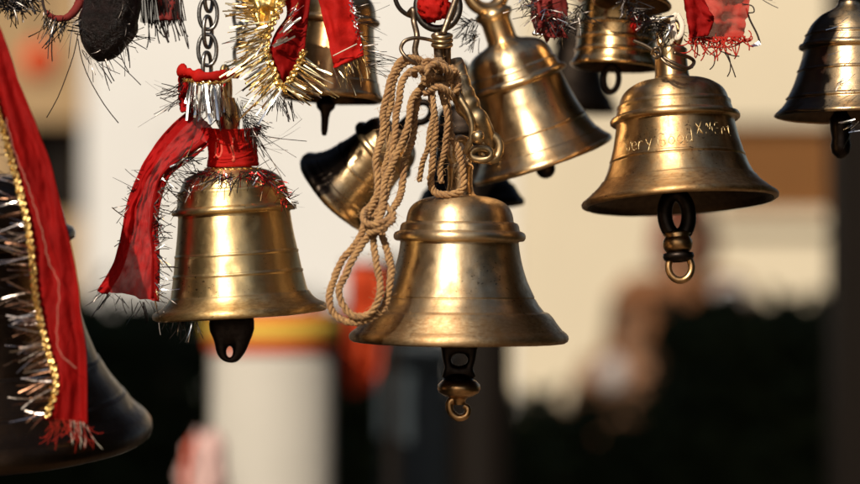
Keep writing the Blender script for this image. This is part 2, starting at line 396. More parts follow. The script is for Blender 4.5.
# the scratched writing on the right bell
def rad_at(prof, z):
    for (r0,z0),(r1,z1) in zip(prof, prof[1:]):
        if z0 <= z <= z1 and z1 > z0: return r0 + (r1-r0)*(z-z0)/(z1-z0)
    return prof[-1][0]
GL = {'v':[[(0,1),(.35,0),(.8,1.1)]], 'e':[[(0,.5),(.6,.6),(.5,.95),(.15,.9),(0,.45),(.25,.05),(.65,.2)]], 'r':[[(0,0),(.05,.9)],[(.03,.6),(.25,.9),(.5,.85)]],
 'y':[[(0,1),(.3,.35)],[(.7,1),(.1,-.6)]], 'G':[[(.75,1.25),(.3,1.35),(0,.8),(.1,.15),(.5,0),(.75,.25),(.72,.6),(.4,.6)]],
 'o':[[(.3,0),(0,.35),(.15,.8),(.45,.8),(.6,.4),(.3,0)]], 'd':[[(.55,.3),(.3,0),(0,.3),(.15,.75),(.5,.7)],[(.55,1.5),(.6,0)]],
 'M':[[(0,0),(.15,1.2),(.4,.4),(.65,1.25),(.8,0)]], 'E':[[(.55,1.2),(.05,1.1),(.0,.05),(.6,.1)],[(.02,.6),(.5,.65)]], 'n':[[(0,0),(.03,.8)],[(.03,.55),(.3,.85),(.5,.6),(.5,0)]],
 't':[[(.25,1.3),(.25,.1),(.5,0)],[(0,.9),(.55,.95)]], 'X':[[(0,1.2),(.8,0)],[(.7,1.3),(.1,-.1)]], 'i':[[(.1,0),(.15,.8)]], ' ':[]}
c = MB()
def scratch(text, a0, z0, size, slope, ystart=0):
    a = a0
    for ch in text:
        w = .85 if ch in 'MGX' else .62
        for st in GL[ch]:
            pts = []
            fine = spline([(p[0]+U(-.04,.04), p[1]+U(-.04,.04)) for p in st], 5) if len(st) > 2 else [(st[0][0]+(st[1][0]-st[0][0])*i/5, st[0][1]+(st[1][1]-st[0][1])*i/5) for i in range(6)]
            for px, py in fine:
                z = z0 + (a-a0)*slope + py*size; rr = rad_at(R_PROF, z) + U(-.45,.15)
                ang = -pi/2 + (a + px*size)/rr
                pts.append(Vector((rr*cos(ang), rr*sin(ang), z))*k)
            c.tube(pts, [U(.35,.75)*k for _ in pts], 5)
        a += (w + .28)*size
scratch('very', -64, 48.8, 9.4, .03); scratch('Good', -26, 49.6, 9.6, .10); scratch('XMEnt', 12, 60.5, 9.6, .0)
o = c.build('scratched_writing', M['engrave'], rb); o.rotation_euler = (0,0,yawfix)

# tilted bell upper middle
T_PROF = ([(68.5,0),(71,.4),(73,1.8),(73.4,4),(72.4,6)] + wall([(71.8,6.8),(67.5,11),(64,16)]) + [(63.4,17),(62.2,17.4),(62,18.4)] + wall([(61.6,19),(58,27),(56,33)]) + [(55.8,34),(56.2,34.4),(55.6,36.4),(54.8,36.8)] + wall([(54.6,38),(51.4,50),(48.6,64),(46.6,76),(46,81)])
  + [(46,82.5),(47,83),(50,83.2),(51.8,84.4),(52.3,86.6),(51.2,88.8),(48.8,89.8),(47.4,90.4)] + wall([(47,91),(46,96)]) + [(46.2,97),(45.6,99),(44,99.8)] + wall([(43.8,100.4),(43,107),(40.4,114),(34.5,120),(26,124)],6) + [(20,125.6),(17.5,127)])
tb, k = bell('brass_bell', 'polished brass bell swung out to the right above the centre bell', 543.5, 163, 1.275, T_PROF, M['tilt'], -19, 5.5, 200)
c = MB(); c.lathe([(16.8*k,126.5*k),(15*k,130*k),(15*k,134*k),(14.8*k,148*k),(16*k,151*k),(19*k,154*k),(19*k,158*k),(13*k,162*k),(1e-5,163*k)],40)
c.tube([Vector(p)*k for p in loop_pts(0,180,18,18)], 7*k, 14, closed=True); c.build('crown_loop', M['right'], tb)
c = MB(); c.tube([(0,0,60*k),(0,0,-2*k)], 4*k, 10); c.ball((0,0,-6*k), 10*k); c.build('clapper', M['iron'], tb)

# bell partly covered by red and gold cloth
O_PROF = ([(47,0),(49.5,.3),(51.4,1.6),(51.8,3.8),(51,5.6),(49.6,6.6)] + wall([(49.2,7.4),(47.4,13),(46.4,18)]) + [(46.2,19),(45.2,19.4),(45.2,20.4)] + wall([(45,21),(42.6,36),(40.4,52),(38.8,66),(38.2,74)])
  + [(38.2,75.5),(39.4,76),(42.2,76.2),(43.6,77.4),(43.8,79.4),(42.8,81.4),(40.4,82.2)] + wall([(40,83),(38.6,92),(34,101),(26,107),(17,110)],6) + [(14,111),(13,113)])
ob, k = bell('brass_bell', 'orange brown brass bell behind the red ribbons and gold tinsel', 332, 100.5, 1.25, O_PROF, M['orange'], 3.0, -1.5, 10)
c = MB(); c.lathe([(13.4*k,112.5*k),(11*k,118*k),(10*k,130*k),(1e-5,131*k)],32); c.tube([Vector(p)*k for p in loop_pts(0,142,10,12)], 3.6*k, 12, closed=True); c.build('crown_loop', M['orange'], ob)
c = MB(); c.lathe([(1e-5,30*k),(4*k,30*k),(5*k,2*k),(10*k,-4*k),(9*k,-8*k),(5.2*k,-12*k),(4*k,-18*k),(3.4*k,-30*k),(2.4*k,-35*k),(1e-5,-36*k)],20, Matrix.Translation((-6*k,0,0))); c.build('clapper', M['iron'], ob)

# dark bell lying over to the left behind the rope
D_PROF = ([(48,0),(50,.3),(52,1.8),(52.6,5),(52,8.4),(50,10)] + wall([(49.5,10.6),(46.6,13.4),(44.6,16.6)]) + [(44.2,17.4),(43.2,17.8),(43,18.6)] + wall([(42.6,19.2),(39,27),(36,38)]) + [(35.8,39),(36.2,39.4),(35.6,41),(35,41.4)] + wall([(34.8,42),(32.4,52),(31,62)])
  + [(31,63.5),(32.4,64),(35,64.4),(36.6,66),(36.6,68.4),(35,70.4),(32.4,71)] + wall([(32,71.6),(30.4,80),(26,87),(19,91),(13,92.6)],6) + [(11,93.4),(10.4,96)])
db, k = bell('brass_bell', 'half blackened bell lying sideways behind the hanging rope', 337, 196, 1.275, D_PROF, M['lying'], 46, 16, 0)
c = MB(); c.lathe([(10.6*k,95.6*k),(9*k,99*k),(8.4*k,112*k),(1e-5,113*k)],28); c.tube([Vector(p)*k for p in loop_pts(0,122,9,11)], 3.4*k, 12, closed=True); c.build('crown_loop', M['black'], db)
c = MB(); c.tube([(0,0,50*k),(0,0,6*k)], 3.4*k, 10); c.ball((0,0,3*k), 8*k); c.build('clapper', M['iron'], db)

# black bell behind the centre bell
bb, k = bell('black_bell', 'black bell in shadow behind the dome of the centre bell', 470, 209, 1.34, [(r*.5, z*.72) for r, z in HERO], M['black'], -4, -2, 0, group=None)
c = MB(); c.lathe([(7*k,108*k),(6*k,112*k),(6*k,130*k),(1e-5,131*k)],24); c.tube([Vector(p)*k for p in loop_pts(0,138,7,9)], 3*k, 10, closed=True); c.build('crown_loop', M['black'], bb)

# small bright bell at top right of the middle
S_PROF = ([(42,0),(43.6,.2),(44.6,1.2),(44.8,2.8),(44,4.4)] + wall([(43.4,5),(41.4,9),(40.6,13)]) + ring_prof(40.4,14,1.4,4) + wall([(40.2,19),(39.6,26)]) + ring_prof(39.4,27,1.2,3.4) + wall([(39.2,31.4),(38.8,40)]) + ring_prof(38.6,41,1.2,3.4) + wall([(38.4,45.6),(38,56),(37.4,64)])
  + [(38,65),(41,65.4),(42.4,67),(42,69.4),(39.6,70.4)] + wall([(39,71),(36.4,80),(29,88),(19,92)],6) + [(15,93),(14,96)])
sb, k = bell('brass_bell', 'small shiny ribbed brass bell at the top behind the wire tie', 615, 68, 1.275, S_PROF, M['small'], 3.6, -2, 40)
c = MB(); c.lathe([(14.4*k,95.6*k),(12*k,99*k),(11*k,110*k),(1e-5,111*k)],28); c.tube([Vector(p)*k for p in loop_pts(0,120,10,12)], 3.4*k, 12, closed=True); c.build('crown_loop', M['small'], sb)
c = MB(); c.tube([Vector(p)*k for p in loop_pts(-3,-11,7.4,13)], 3.0*k, 12, closed=True)
o = c.build('clapper', M['iron'], sb); o.rotation_euler = (0,0,radians(-40))
# bell of which only the rim shows
nb_, k = bell('brass_bell', 'brass bell showing only its rim at the top edge over the small ribbed bell', 632, 5, 1.235, [(r*.36, z*.36) for r, z in HERO], M['orange'], 7, -8, 90)
c = MB(); c.lathe([(5*k,54*k),(4.4*k,57*k),(4.4*k,66*k),(1e-5,67*k)],24); c.tube([Vector(p)*k for p in loop_pts(0,73,6,8)], 2.4*k, 10, closed=True); c.build('crown_loop', M['orange'], nb_)

# right edge bell
E_PROF = ([(72,0),(74,.2),(75.4,1.2),(75.6,2.6),(74.6,3.8)] + wall([(74,4.4),(68,10),(63.4,16)]) + ring_prof(62.8,17,1.2,3) + wall([(61.6,21),(56.4,32),(52.4,44)]) + ring_prof(52,45,1,2.6) + wall([(51.2,48.4),(48.2,58),(46.2,66)])
  + [(46.4,67.4),(48,67.8),(50.4,69),(51,71),(50,73),(47.6,74)] + wall([(47,74.6),(44.6,80)]) + ring_prof(44,81,.9,2.4) + wall([(43,84.2),(38,93),(29,102),(20,107),(15,110)],6) + [(13,112),(12,115)])
eb, k = bell('brass_bell', 'brass bell with a dark reflection painted on its flank and silver tinsel cut by the right edge', 850.5, 117, 1.22, E_PROF, M['edge'], 0, -1.6, 0)
c = MB(); c.lathe([(12.4*k,114.5*k),(11*k,118*k),(11*k,140*k),(1e-5,141*k)],32); c.tube([Vector(p)*k for p in loop_pts(0,150,10,12)], 3.4*k, 12, closed=True); c.build('crown_loop', M['iron'], eb)
c = MB(); c.lathe([(1e-5,20*k),(6*k,20*k),(7*k,4*k),(11*k,-2*k),(10.6*k,-12*k),(9*k,-22*k),(10.4*k,-29*k),(9*k,-36*k),(4*k,-41*k),(1e-5,-42*k)],24, Matrix.Translation((-10*k,0,0))); c.build('clapper', M['iron'], eb)

# big dark bell, lower left
B_PROF = ([(168,0),(175,.6),(180,4),(182,10),(181,17),(176,23)] + wall([(174,25),(163,34),(156,44)]) + [(155,46),(152,47),(151,49)] + wall([(150,51),(139,66),(131,80)]) + [(130,82),(127,83),(126.5,85)] + wall([(126,87),(114,118),(106,150),(100,180),(97,200)])
  + [(97,203),(99,204),(104,205),(107,207),(107.6,212),(105,216),(100,218)] + wall([(98,220),(92,240),(78,256),(56,266),(34,270)],6) + [(28,272),(26,278)])
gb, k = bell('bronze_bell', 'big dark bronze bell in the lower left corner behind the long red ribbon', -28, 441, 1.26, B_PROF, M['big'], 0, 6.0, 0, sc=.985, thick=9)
c = MB(); c.lathe([(27*k,277*k),(22*k,284*k),(20*k,310*k),(1e-5,312*k)],32); c.tube([Vector(p)*k for p in loop_pts(0,330,18,22)], 6*k, 12, closed=True); c.build('crown_loop', M['big'], gb)

c = MB(); c.tube([Vector((0,0,344*k)), Vector((2*k,0,420*k)), Vector((0,2*k,560*k))], 5*k, 10); c.build('hanging_wire', M['wire'], gb)
# far dark bell, out of focus
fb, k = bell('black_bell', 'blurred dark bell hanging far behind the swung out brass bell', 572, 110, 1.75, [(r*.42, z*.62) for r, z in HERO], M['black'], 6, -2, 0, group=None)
c = MB(); c.lathe([(6*k,93*k),(5*k,96*k),(5*k,112*k),(1e-5,113*k)],20); c.tube([Vector(p)*k for p in loop_pts(0,119,7,8)], 2.6*k, 10, closed=True); c.build('crown_loop', M['black'], fb)

# ------------------------------------------------------------------ rope
def rope(mb, pts3, width=7.4, pitch=15, d=1.18, phase=0, fuzz=None):
    """pts3: (x, y, depth) ; three strands twisted round the path"""
    sp = spline(pts3, 14); path = resample([P(*p) for p in sp], .9*S(d)); s = S(d); ph0 = U(0, 50); path = [p + Vector((noise.noise(p*55 + Vector((ph0,0,0))), .5*noise.noise(p*55 + Vector((0,ph0,0))), noise.noise(p*55 + Vector((0,0,ph0)))))*.0030 for p in path]
    rr = width*.285*s; sr = width*.25*s
    T = []; n = len(path)
    for i in range(n): T.append((path[min(n-1,i+1)] - path[max(0,i-1)]).normalized())
    N = T[0].orthogonal().normalized(); Ns = []
    for i in range(n):
        N = (N - T[i]*N.dot(T[i])).normalized(); Ns.append(N.copy())
    for j in range(3):
        q = []
        for i in range(n):
            a = phase + 2*pi*j/3 + 2*pi*i*.9/pitch + 1.5*noise.noise(path[i]*70)
            B = T[i].cross(Ns[i]); w = 1 + .28*noise.noise(path[i]*300 + Vector((j*7,0,0)))
            q.append(path[i] + (Ns[i]*cos(a) + B*sin(a))*rr*w)
        mb.tube(q, [sr*(1+.30*noise.noise(x*380)) for x in q], 7)
    if fuzz is not None:
        for i in range(0, n, 1):
            if R() < .55:
                a = U(0, 6.28); B = T[i].cross(Ns[i]); dv = (Ns[i]*cos(a) + B*sin(a) + T[i]*U(-1.6,1.6)).normalized()
                fuzz.strip(path[i] + (Ns[i]*cos(a) + B*sin(a))*rr*1.3, dv, U(2.5,11)*s, .34*s, 1.3, 4)
rt = thing('rope', 'twisted jute rope tied in loops over the wire ring beside the centre bell', 'rope', P(425, 75, 1.185))
ropes = [
 [(437,66,1.19),(418,60,1.183),(400,66,1.176),(389,88,1.17),(382,130,1.166),(376,185,1.158),(364,230,1.15),(343,262,1.145),(331,288,1.142),(336,311,1.140),(356,321,1.140),(378,313,1.140),(390,288,1.142),(389,256,1.146),(381,232,1.15),(386,200,1.156)],
 [(434,72,1.188),(414,72,1.178),(400,90,1.17),(396,135,1.164),(389,185,1.157),(380,214,1.150),(362,246,1.143),(346,274,1.139),(341,294,1.137),(350,311,1.136),(368,311,1.136),(379,293,1.137),(379,262,1.142),(374,238,1.147),(378,212,1.155)],
 [(432,78,1.184),(420,92,1.176),(413,125,1.170),(406,165,1.166),(397,200,1.160),(387,226,1.153),(378,236,1.15)],
 [(430,70,1.192),(410,64,1.188),(396,80,1.186),(388,118,1.184),(386,160,1.180),(376,205,1.168)],
 [(430,60,1.186),(433,90,1.178),(435,125,1.176),(431,165,1.178),(434,189,1.180),(446,195,1.180),(459,190,1.181),(463,172,1.181),(457,148,1.179),(449,118,1.178),(444,82,1.180)],
 [(436,62,1.182),(440,92,1.173),(446,120,1.170),(443,146,1.172),(438,166,1.174),(440,186,1.176)],
]
for i, rp in enumerate(ropes):
    a = MB(); fz = MB(); rope(a, rp, 7.2 if i < 5 else 6.4, U(14,17), phase=U(0,6), fuzz=fz)
    st = a.build('strand', M['jute'], rt); o = fz.build('stray_fibres', M['jute'], rt); o.parent = st
a = MB(); fz = MB()
rope(a, [(424,70,1.18),(432,64,1.168),(442,66,1.166),(449,74,1.172),(446,84,1.176),(436,84,1.168),(427,80,1.17),(426,72,1.176)], 8, 15, fuzz=fz)
rope(a, [(426,92,1.17),(436,88,1.160),(447,91,1.164),(452,98,1.17)], 7, 15, fuzz=fz)
rope(a, [(447,64,1.186),(455,66,1.182),(459,80,1.18),(457,96,1.178)], 8, 15, fuzz=fz)
for kk in range(5):                                      # untidy turns of the knot
    c0 = (U(424,446), U(66,92), U(1.164,1.178)); rope(a, [(c0[0] + U(8,15)*cos(q + kk), c0[1] + U(6,13)*sin(q + kk), c0[2] + .012*sin(q*1.5 + kk)) for q in (0, .9, 1.8, 2.7, 3.6, 4.4)], 6.4, 15, phase=kk, fuzz=fz)
rope(a, [(390,214,1.148),(384,222,1.138),(374,224,1.138),(366,219,1.142),(368,212,1.152),(380,206,1.158),(390,210,1.150),(391,220,1.142),(382,229,1.138),(370,231,1.142)], 6.4, 15, fuzz=fz)
rope(a, [(432,84,1.172),(436,110,1.162),(428,140,1.160),(421,165,1.166),(418,182,1.17)], 5.6, 14, fuzz=fz)
rope(a, [(428,80,1.172),(412,104,1.166),(404,128,1.160),(398,150,1.158),(388,176,1.156),(383,198,1.152),(374,216,1.150)], 6.8, 15, fuzz=fz)
o = a.build('knot', M['jute'], rt); p_ = fz.build('stray_fibres', M['jute'], rt); p_.parent = o

# ------------------------------------------------------------------ rings, wires, hook, chain
def wpath(pts, n=10, closed=False): return [P(*p) for p in spline(pts, n, closed)]
def ell(cx, cy, rx, ry, d, n=40, a0=0, a1=360, tilt=0): 
    return [(cx + rx*cos(radians(a)), cy - ry*sin(radians(a)), d + tilt*cos(radians(a))) for a in [a0 + (a1-a0)*i/n for i in range(n)]]
s_ = S(1.2)
def wire_obj(name, label, cat, parts, mat, group=None):
    m = MB()
    for pts, r, closed in parts: m.tube([P(*p) for p in pts], r*s_, 10, closed=closed)
    o = m.build(name, mat); return tag(o, label, cat, group)
wire_obj('iron_ring', 'thin dark iron ring at the top edge left of the red stuffed ring', 'ring', [(ell(417,-5,22,22,1.205,44,tilt=.006), 2.4, True)], M['darksteel'])
wire_obj('steel_ring', 'thick dark steel ring filled with crumpled red cloth above the rope', 'ring', [(ell(438,7,21,22,1.195,48), 4.0, True)], M['darksteel'])
wire_obj('wire_link', 'short bent wire link between the iron ring and the rope', 'link', [(spline([(409,14,1.20),(413,10,1.195),(414,22,1.195),(417,36,1.19),(415,50,1.19),(417,58,1.19)],8), 3.0, False)], M['wire'])
wire_obj('wire_loop', 'thin rusty wire loop sticking out left above the jute rope', 'wire', [(spline([(440,44,1.184),(430,40,1.178),(416,38,1.174),(405,41,1.172),(401,49,1.172),(406,57,1.17),(416,64,1.172),(426,70,1.178)],10), 1.9, False)], M['wire'])
t = thing('wire_shackle', 'bronze shackle bar bound with coiled wire over the jute rope', 'shackle', P(443,68,1.18))
m = MB(); m.tube([P(*p) for p in spline([(459,-12,1.182),(455,2,1.18),(449,18,1.176),(443,34,1.174)],8)], 3.4*s_, 10); m.tube([P(*p) for p in spline([(437,34,1.18),(439,48,1.178),(440,66,1.18)],6)], 5.4*s_, 12); m.tube([P(*p) for p in spline([(447,34,1.182),(447,50,1.18),(447,66,1.184)],6)], 4.0*s_, 12)
m.build('bar', M['wire'], t)
for yy in (36, 40.5, 45):
    m = MB(); m.tube([P(442+9*cos(a), yy+1.6*sin(a), 1.178-.0062*sin(a)) for a in [2*pi*i/30 for i in range(30)]], 2.2*s_, 9, closed=True); m.build('coil', M['hook'], t)
# crumpled cloth inside the ring
def crumple(mb, cx, cy, d, rx, ry, amp=.22, seed=0, freq=9, zs=.7):
    n, mm = 40, 28; vs = []; fs = []; k = S(d)
    for i in range(mm+1):
        th = pi*i/mm
        for j in range(n):
            ph = 2*pi*j/n; v = Vector((sin(th)*cos(ph), sin(th)*sin(ph)*zs, cos(th)))
            q = v*2.1 + Vector((seed,seed*2,0)); f = 1 + amp*(1 - 2*abs(noise.noise(q*1.3))) + amp*.5*noise.noise(q*3.1)
            vs.append(P(cx, cy, d) + Vector((v.x*rx*k*f, v.y*rx*k*f, v.z*ry*k*f)))
    for i in range(mm):
        for j in range(n): fs.append((i*n+j, (i+1)*n+j, (i+1)*n+(j+1) % n, i*n+(j+1) % n))
    mb.add(vs, fs)
m = MB(); crumple(m, 434, 5, 1.19, 14, 15, .28, 3); tag(m.build('red_cloth', M['redbright']), 'crumpled bright red cloth stuffed in the dark steel ring', 'cloth')

t = thing('brass_hook', 'curved brass hook with a round knob beside the swung out bell', 'hook', P(475,158,1.205))
pts = spline([(455,60,1.195),(459,76,1.192),(462,92,1.19),(469,108,1.19),(479,122,1.19),(487,138,1.195),(489,156,1.20)],10); n_ = len(pts)
m = MB(); m.tube([P(*p) for p in pts], [(7.2 + 4.6*sin(pi*min(1, i/n_*1.1)))*s_*(1+.22*noise.noise(Vector((i*.16,3,0)))) for i in range(n_)], 16, flat=.8); m.build('arm', M['hook'], t)
pts = spline([(456,84,1.184),(460,98,1.182),(468,112,1.181),(472,126,1.181),(471,140,1.182),(464,153,1.186)],10); n_ = len(pts)
m = MB(); m.tube([P(*p) for p in pts], [(4.2 - 1.6*i/n_)*s_ for i in range(n_)], 12); m.build('inner_lip', M['hook'], t)
m = MB(); m.ball(P(478,137,1.180), 7*s_); m.build('knob', M['hook'], t)
m = MB(); m.tube([P(*p) for p in ell(491,148,9,12,1.195,30)], 5*s_, 10, closed=True); m.tube([P(*p) for p in ell(481,154,10,6,1.19,30)], 4*s_, 10, closed=True); m.build('scroll', M['hook'], t)

def chain(name, label, x0, y0, x1, y1, d, n, lw, ll, r, mat):
    t = thing(name, label, 'chain', P(x1, y1, d), 'steel chains')
    for i in range(n):
        f = i/(n-1); cx = x0+(x1-x0)*f; cy = y0+(y1-y0)*f; flip = i % 2; w = lw if not flip else lw*.35; dz = lw*.92 if flip else lw*.3
        pts = []
        for a in [2*pi*j/36 for j in range(36)]:
            ca, sa = cos(a), sin(a); hx = (abs(ca)**.8)*(1 if ca > 0 else -1); 
            pts.append(P(cx + w*hx, cy - ll*(sa if abs(sa) < 2 else 0), d) + Vector((0, dz*hx*S(d)*(1 if flip else .4), 0)))
        m = MB(); m.tube(pts, r*S(d), 10, closed=True); m.build('link', mat, t)
    return t
chain('chain', 'steel link chain holding the golden bell with red cloth', 209, -22, 207, 68, 1.205, 6, 9, 15.5, 2.1, M['steel'])
chain('chain', 'thin steel chain half hidden by the gold tinsel', 240, -20, 241, 54, 1.24, 5, 6.5, 12.5, 2.0, M['steel'])

# wire tie round the neck of the right bell
t = thing('wire_tie', 'grey wire twisted round the neck of the bell with writing', 'wire', P(672,68,1.2))
m = MB()
m.tube([P(*p) for p in spline([(634,41,1.19),(646,46,1.184),(657,53,1.178),(668,60,1.173),(680,66,1.174),(689,68,1.18),(694,62,1.192),(688,57,1.186),(674,53,1.178)],10)], 1.9*s_, 9)
m.tube([P(*p) for p in spline([(656,52,1.176),(666,63,1.172),(680,70,1.174),(692,67,1.186)],10)], 1.6*s_, 9)
m.tube([P(*p) for p in spline([(652,54,1.178),(654,49,1.172),(659,48,1.172),(661,54,1.172),(657,58,1.174),(653,56,1.176)],8)], 1.6*s_, 9); m.build('wire', M['wire'], t)
m = MB(); m.tube([P(662,44,1.178),P(668,34,1.178),P(673,26,1.18)], 1.5*s_, 8); m.tube([P(671,39,1.18),P(669,24,1.18)], 1.7*s_, 8); m.tube([P(652,22,1.182),P(664,18,1.18),P(674,16,1.18)], 1.1*s_, 8); m.build('wire_end', M['palewire'], t)
m = MB(); m.tube(wpath([(677,14,1.185),(682,24,1.184),(681,34,1.184),(676,38,1.184),(674,28,1.184),(673,18,1.184),(677,14,1.185)],8), 2.6*s_, 8, flat=.4); m.build('pale_loop', M['whitethread'], t)

# ------------------------------------------------------------------ cloth with tinsel
def sheet(name, left, right, mat, parent=None, nu=14, nv=60, wr=.0035, freq=60, seed=0, th=.0005, sag=0.0):
    """left / right: edge curves as (x, y, depth)"""
    Ls = spline(left, 20); Rs = spline(right, 20)
    def at(c, t):
        f = t*(len(c)-1); i = min(int(f), len(c)-2); u = f-i; return Vector(c[i])*(1-u) + Vector(c[i+1])*u
    vs = []; uv = []
    for j in range(nv+1):
        v = j/nv; a = at(Ls, v); b_ = at(Rs, v)
        for i in range(nu+1):
            u = i/nu; p = a*(1-u) + b_*u; q = P(p.x, p.y, p.z)
            w = .25*noise.noise(Vector((u*15+seed, v*26, 6))) + noise.noise(Vector((u*3.2+seed, v*5.0, seed)))*1.3 + .35*abs(noise.noise(Vector((u*6+v*7+seed, v*16-u*5, 2)))) + .6*noise.noise(Vector((u*9+seed, v*9, 4))) + .5*sin(u*freq*.12 + v*3 + seed)
            q += Vector((.2*wr*noise.noise(Vector((u*5,v*14,seed+9))), wr*w - sag*sin(pi*u), .2*wr*w)); vs.append(q); uv.append((u, v))
    m = MB(); m.add(vs, [(j*(nu+1)+i, j*(nu+1)+i+1, (j+1)*(nu+1)+i+1, (j+1)*(nu+1)+i) for j in range(nv) for i in range(nu)]); m.uv = uv
    o = m.build(name, mat, parent)
    if th:
        md = o.modifiers.new('thickness', 'SOLIDIFY'); md.thickness = th; md.offset = 0
    return o
def tinsel(name, path, ang, spread, n, lmin, lmax, mat, parent, w=1.1, jit=1.2, dspread=.7, bend=.30, dz=0):
    """strands leaving a path; ang in degrees on the picture (0 right, 90 up), may vary along the path"""
    sp = spline(path, 16) if len(path) > 1 else path; m = MB()
    for i in range(n):
        f = R()*(len(sp)-1.001); j = int(f); p = Vector(sp[j]) if len(sp) == 1 else Vector(sp[j]).lerp(Vector(sp[min(len(sp)-1, j+1)]), f-j)
        t_ = f/max(1, len(sp)-1); a = ang if not isinstance(ang, (list, tuple)) else ang[0] + (ang[1]-ang[0])*t_
        a = radians(a + U(-spread, spread)); s = S(p.z); L = U(lmin, lmax)*s*(.55 + .45*R())
        q = P(p.x+U(-jit,jit), p.y+U(-jit,jit), p.z + dz + U(-.002,.002))
        m.strip(q, (cos(a), U(-dspread, dspread*.4), sin(a)), L, w*s*U(.7,1.25), bend)
    return m.build(name, mat, parent, smooth=False)
def trim(name, path, width, parent, mat=None, amp=1.0):    # knobbly braided gold edge
    sp = resample([P(*p) for p in spline(path, 16)], 1.0*S(1.2)); m = MB()
    for sgn in (-1, 1):
        q = []
        for i, p in enumerate(sp):
            t_ = (sp[min(len(sp)-1,i+1)] - sp[max(0,i-1)]).normalized(); side = Vector((t_.z, 0, -t_.x))
            q.append(p + side*(sgn*width*.25 + width*.22*sin(i*.9 + sgn)*amp)*S(1.2) + Vector((0, (-.8*cos(i*.9 + sgn))*S(1.2), 0)))
        m.tube(q, [width*.26*S(1.2)*(1+.35*noise.noise(x*900)) for x in q], 6)
    for i in range(len(sp)*3):                              # glittering scales
        p = random.choice(sp) + Vector((U(-1,1)*width*.55, -U(.4,1.6), U(-1,1)*width*.4))*S(1.2)
        m.strip(p, (U(-1,1),U(-1,1),U(-1,1)), U(.9,2.2)*S(1.2), U(.8,1.5)*S(1.2), .2, 1)
    return m.build(name, mat or M['goldtrim'], parent, smooth=False)
def threads(name, starts, ang, spread, lmin, lmax, mat, parent, w=.45, bend=.5, curl=.8):
    m = MB()
    for (x, y, d) in starts:
        a = radians(ang + U(-spread, spread)); L = U(lmin, lmax); dx, dy = cos(a), -sin(a); pts = []; cx, cy, cd = x, y, d; tw = U(-curl, curl)/8
        for i in range(9):
            pts.append(P(cx, cy, cd)); ca, sa = cos(tw), sin(tw); dx, dy = dx*ca - dy*sa, dx*sa + dy*ca
            cx += dx*L/8; cy += dy*L/8; cd += U(-.0006,.0006); tw += U(-.12,.12)*bend
        m.tube(pts, w*S(d), 4)
    return m.build(name, mat, parent)
def along(a, b, n, d): return [(a[0]+(b[0]-a[0])*(i+R())/n, a[1]+(b[1]-a[1])*(i+R())/n, d+U(-.002,.002)) for i in range(n)]

# long red ribbon on the left
t = thing('red_ribbon', 'long red cloth ribbon with gold edge and silver tinsel at the left edge', 'ribbon', P(60,430,1.1))
rd = 1.10
Lp = [(-22,20,rd),(-14,80,rd),(4,140,rd),(20,200,rd),(28,240,rd),(33,290,rd),(38,320,rd),(46,352,rd),(54,384,rd),(45,418,rd)]
Rp = [(-8,10,rd),(6,45,rd),(18,80,rd),(34,118,rd),(48,158,rd),(61,206,rd),(71,252,rd),(79,298,rd),(86,352,rd),(88,424,rd)]
sheet('cloth', Lp, Rp, M['red'], t, 18, 120, .0032, 40, 2)
trim('gold_edge', [(x+2, y, d-.004) for x, y, d in Lp[1:-1]] + [(47,416,rd-.004)], 5, t)
tinsel('silver_tinsel', [(x, y, d) for x, y, d in Lp[1:]], (172, 196), 24, 90, 24, 52, M['warmsilver'], t, 1.3, 3)
tinsel('dark_tinsel', [(x, y, d) for x, y, d in Lp[1:]], (175, 195), 30, 70, 18, 46, M['bronzetin'], t, 1.2, 3)
m = MB(); st = spline([(6,118,rd-.007),(14,150,rd-.007),(26,180,rd-.007),(34,205,rd-.007),(43,236,rd-.007),(50,262,rd-.008),(58,285,rd-.008),(57,325,rd-.008),(60,352,rd-.008),(76,368,rd-.008)],24)
m.tube([P(x+.55*sin(i*.5+2*noise.noise(Vector((i*.06,5,0))))+1.5*noise.noise(Vector((i*.03,8,0))), y, d-.001+.0005*noise.noise(Vector((i*.1,0,0)))) for i, (x,y,d) in enumerate(st)], .27*S(1.1), 5); m.build('stitching', M['pinkthread'], t)
threads('frayed_end', along((48,417),(87,421),34,rd), -82, 12, 10, 34, M['redthread'], t, .26, .9)
threads('frayed_end', along((68,420),(87,423),6,rd), -80, 10, 20, 36, M['whitethread'], t, .27)

# cloth wrapped round the left bell
t = thing('red_wrap', 'bright red cloth band wrapped round the neck of the golden bell', 'cloth', P(232,168,1.205))
k = S(1.205); Mx = Matrix.Translation(P(233,167,1.208)) @ rot(-2,2)
def wrapr(a, z, seed=0): return 1 + .07*abs(noise.noise(Vector((a*1.2, z*.22 + a*.8, 3)))) + .05*noise.noise(Vector((cos(a)*1.6, sin(a)*1.6, z*.05+seed))) + .03*sin(a*5+z*.12)
vs = []; fs = []; zz, rr = zip(*spline([(0,24.4),(2,25.5),(6,25.2),(12,24.4),(18,24.2),(24,24.8),(30,26.4),(34,28.2),(37,29.6),(38.4,30),(38.6,28.6),(37.5,27),(34,25)], 4))
n_ = 80
for i, (z, r) in enumerate(zip(zz, rr)):
    for j in range(n_):
        a = 2*pi*j/n_; w = wrapr(a, z); vs.append(Mx @ Vector((r*w*cos(a)*k, r*w*sin(a)*k, (z + 1.5*sin(2*a+1)*(z/38))*k)))
for i in range(len(zz)-1):
    for j in range(n_): fs.append((i*n_+j, i*n_+(j+1) % n_, (i+1)*n_+(j+1) % n_, (i+1)*n_+j))
m = MB(); m.add(vs, fs); m.build('band', M['redbright'], t)
m = MB()
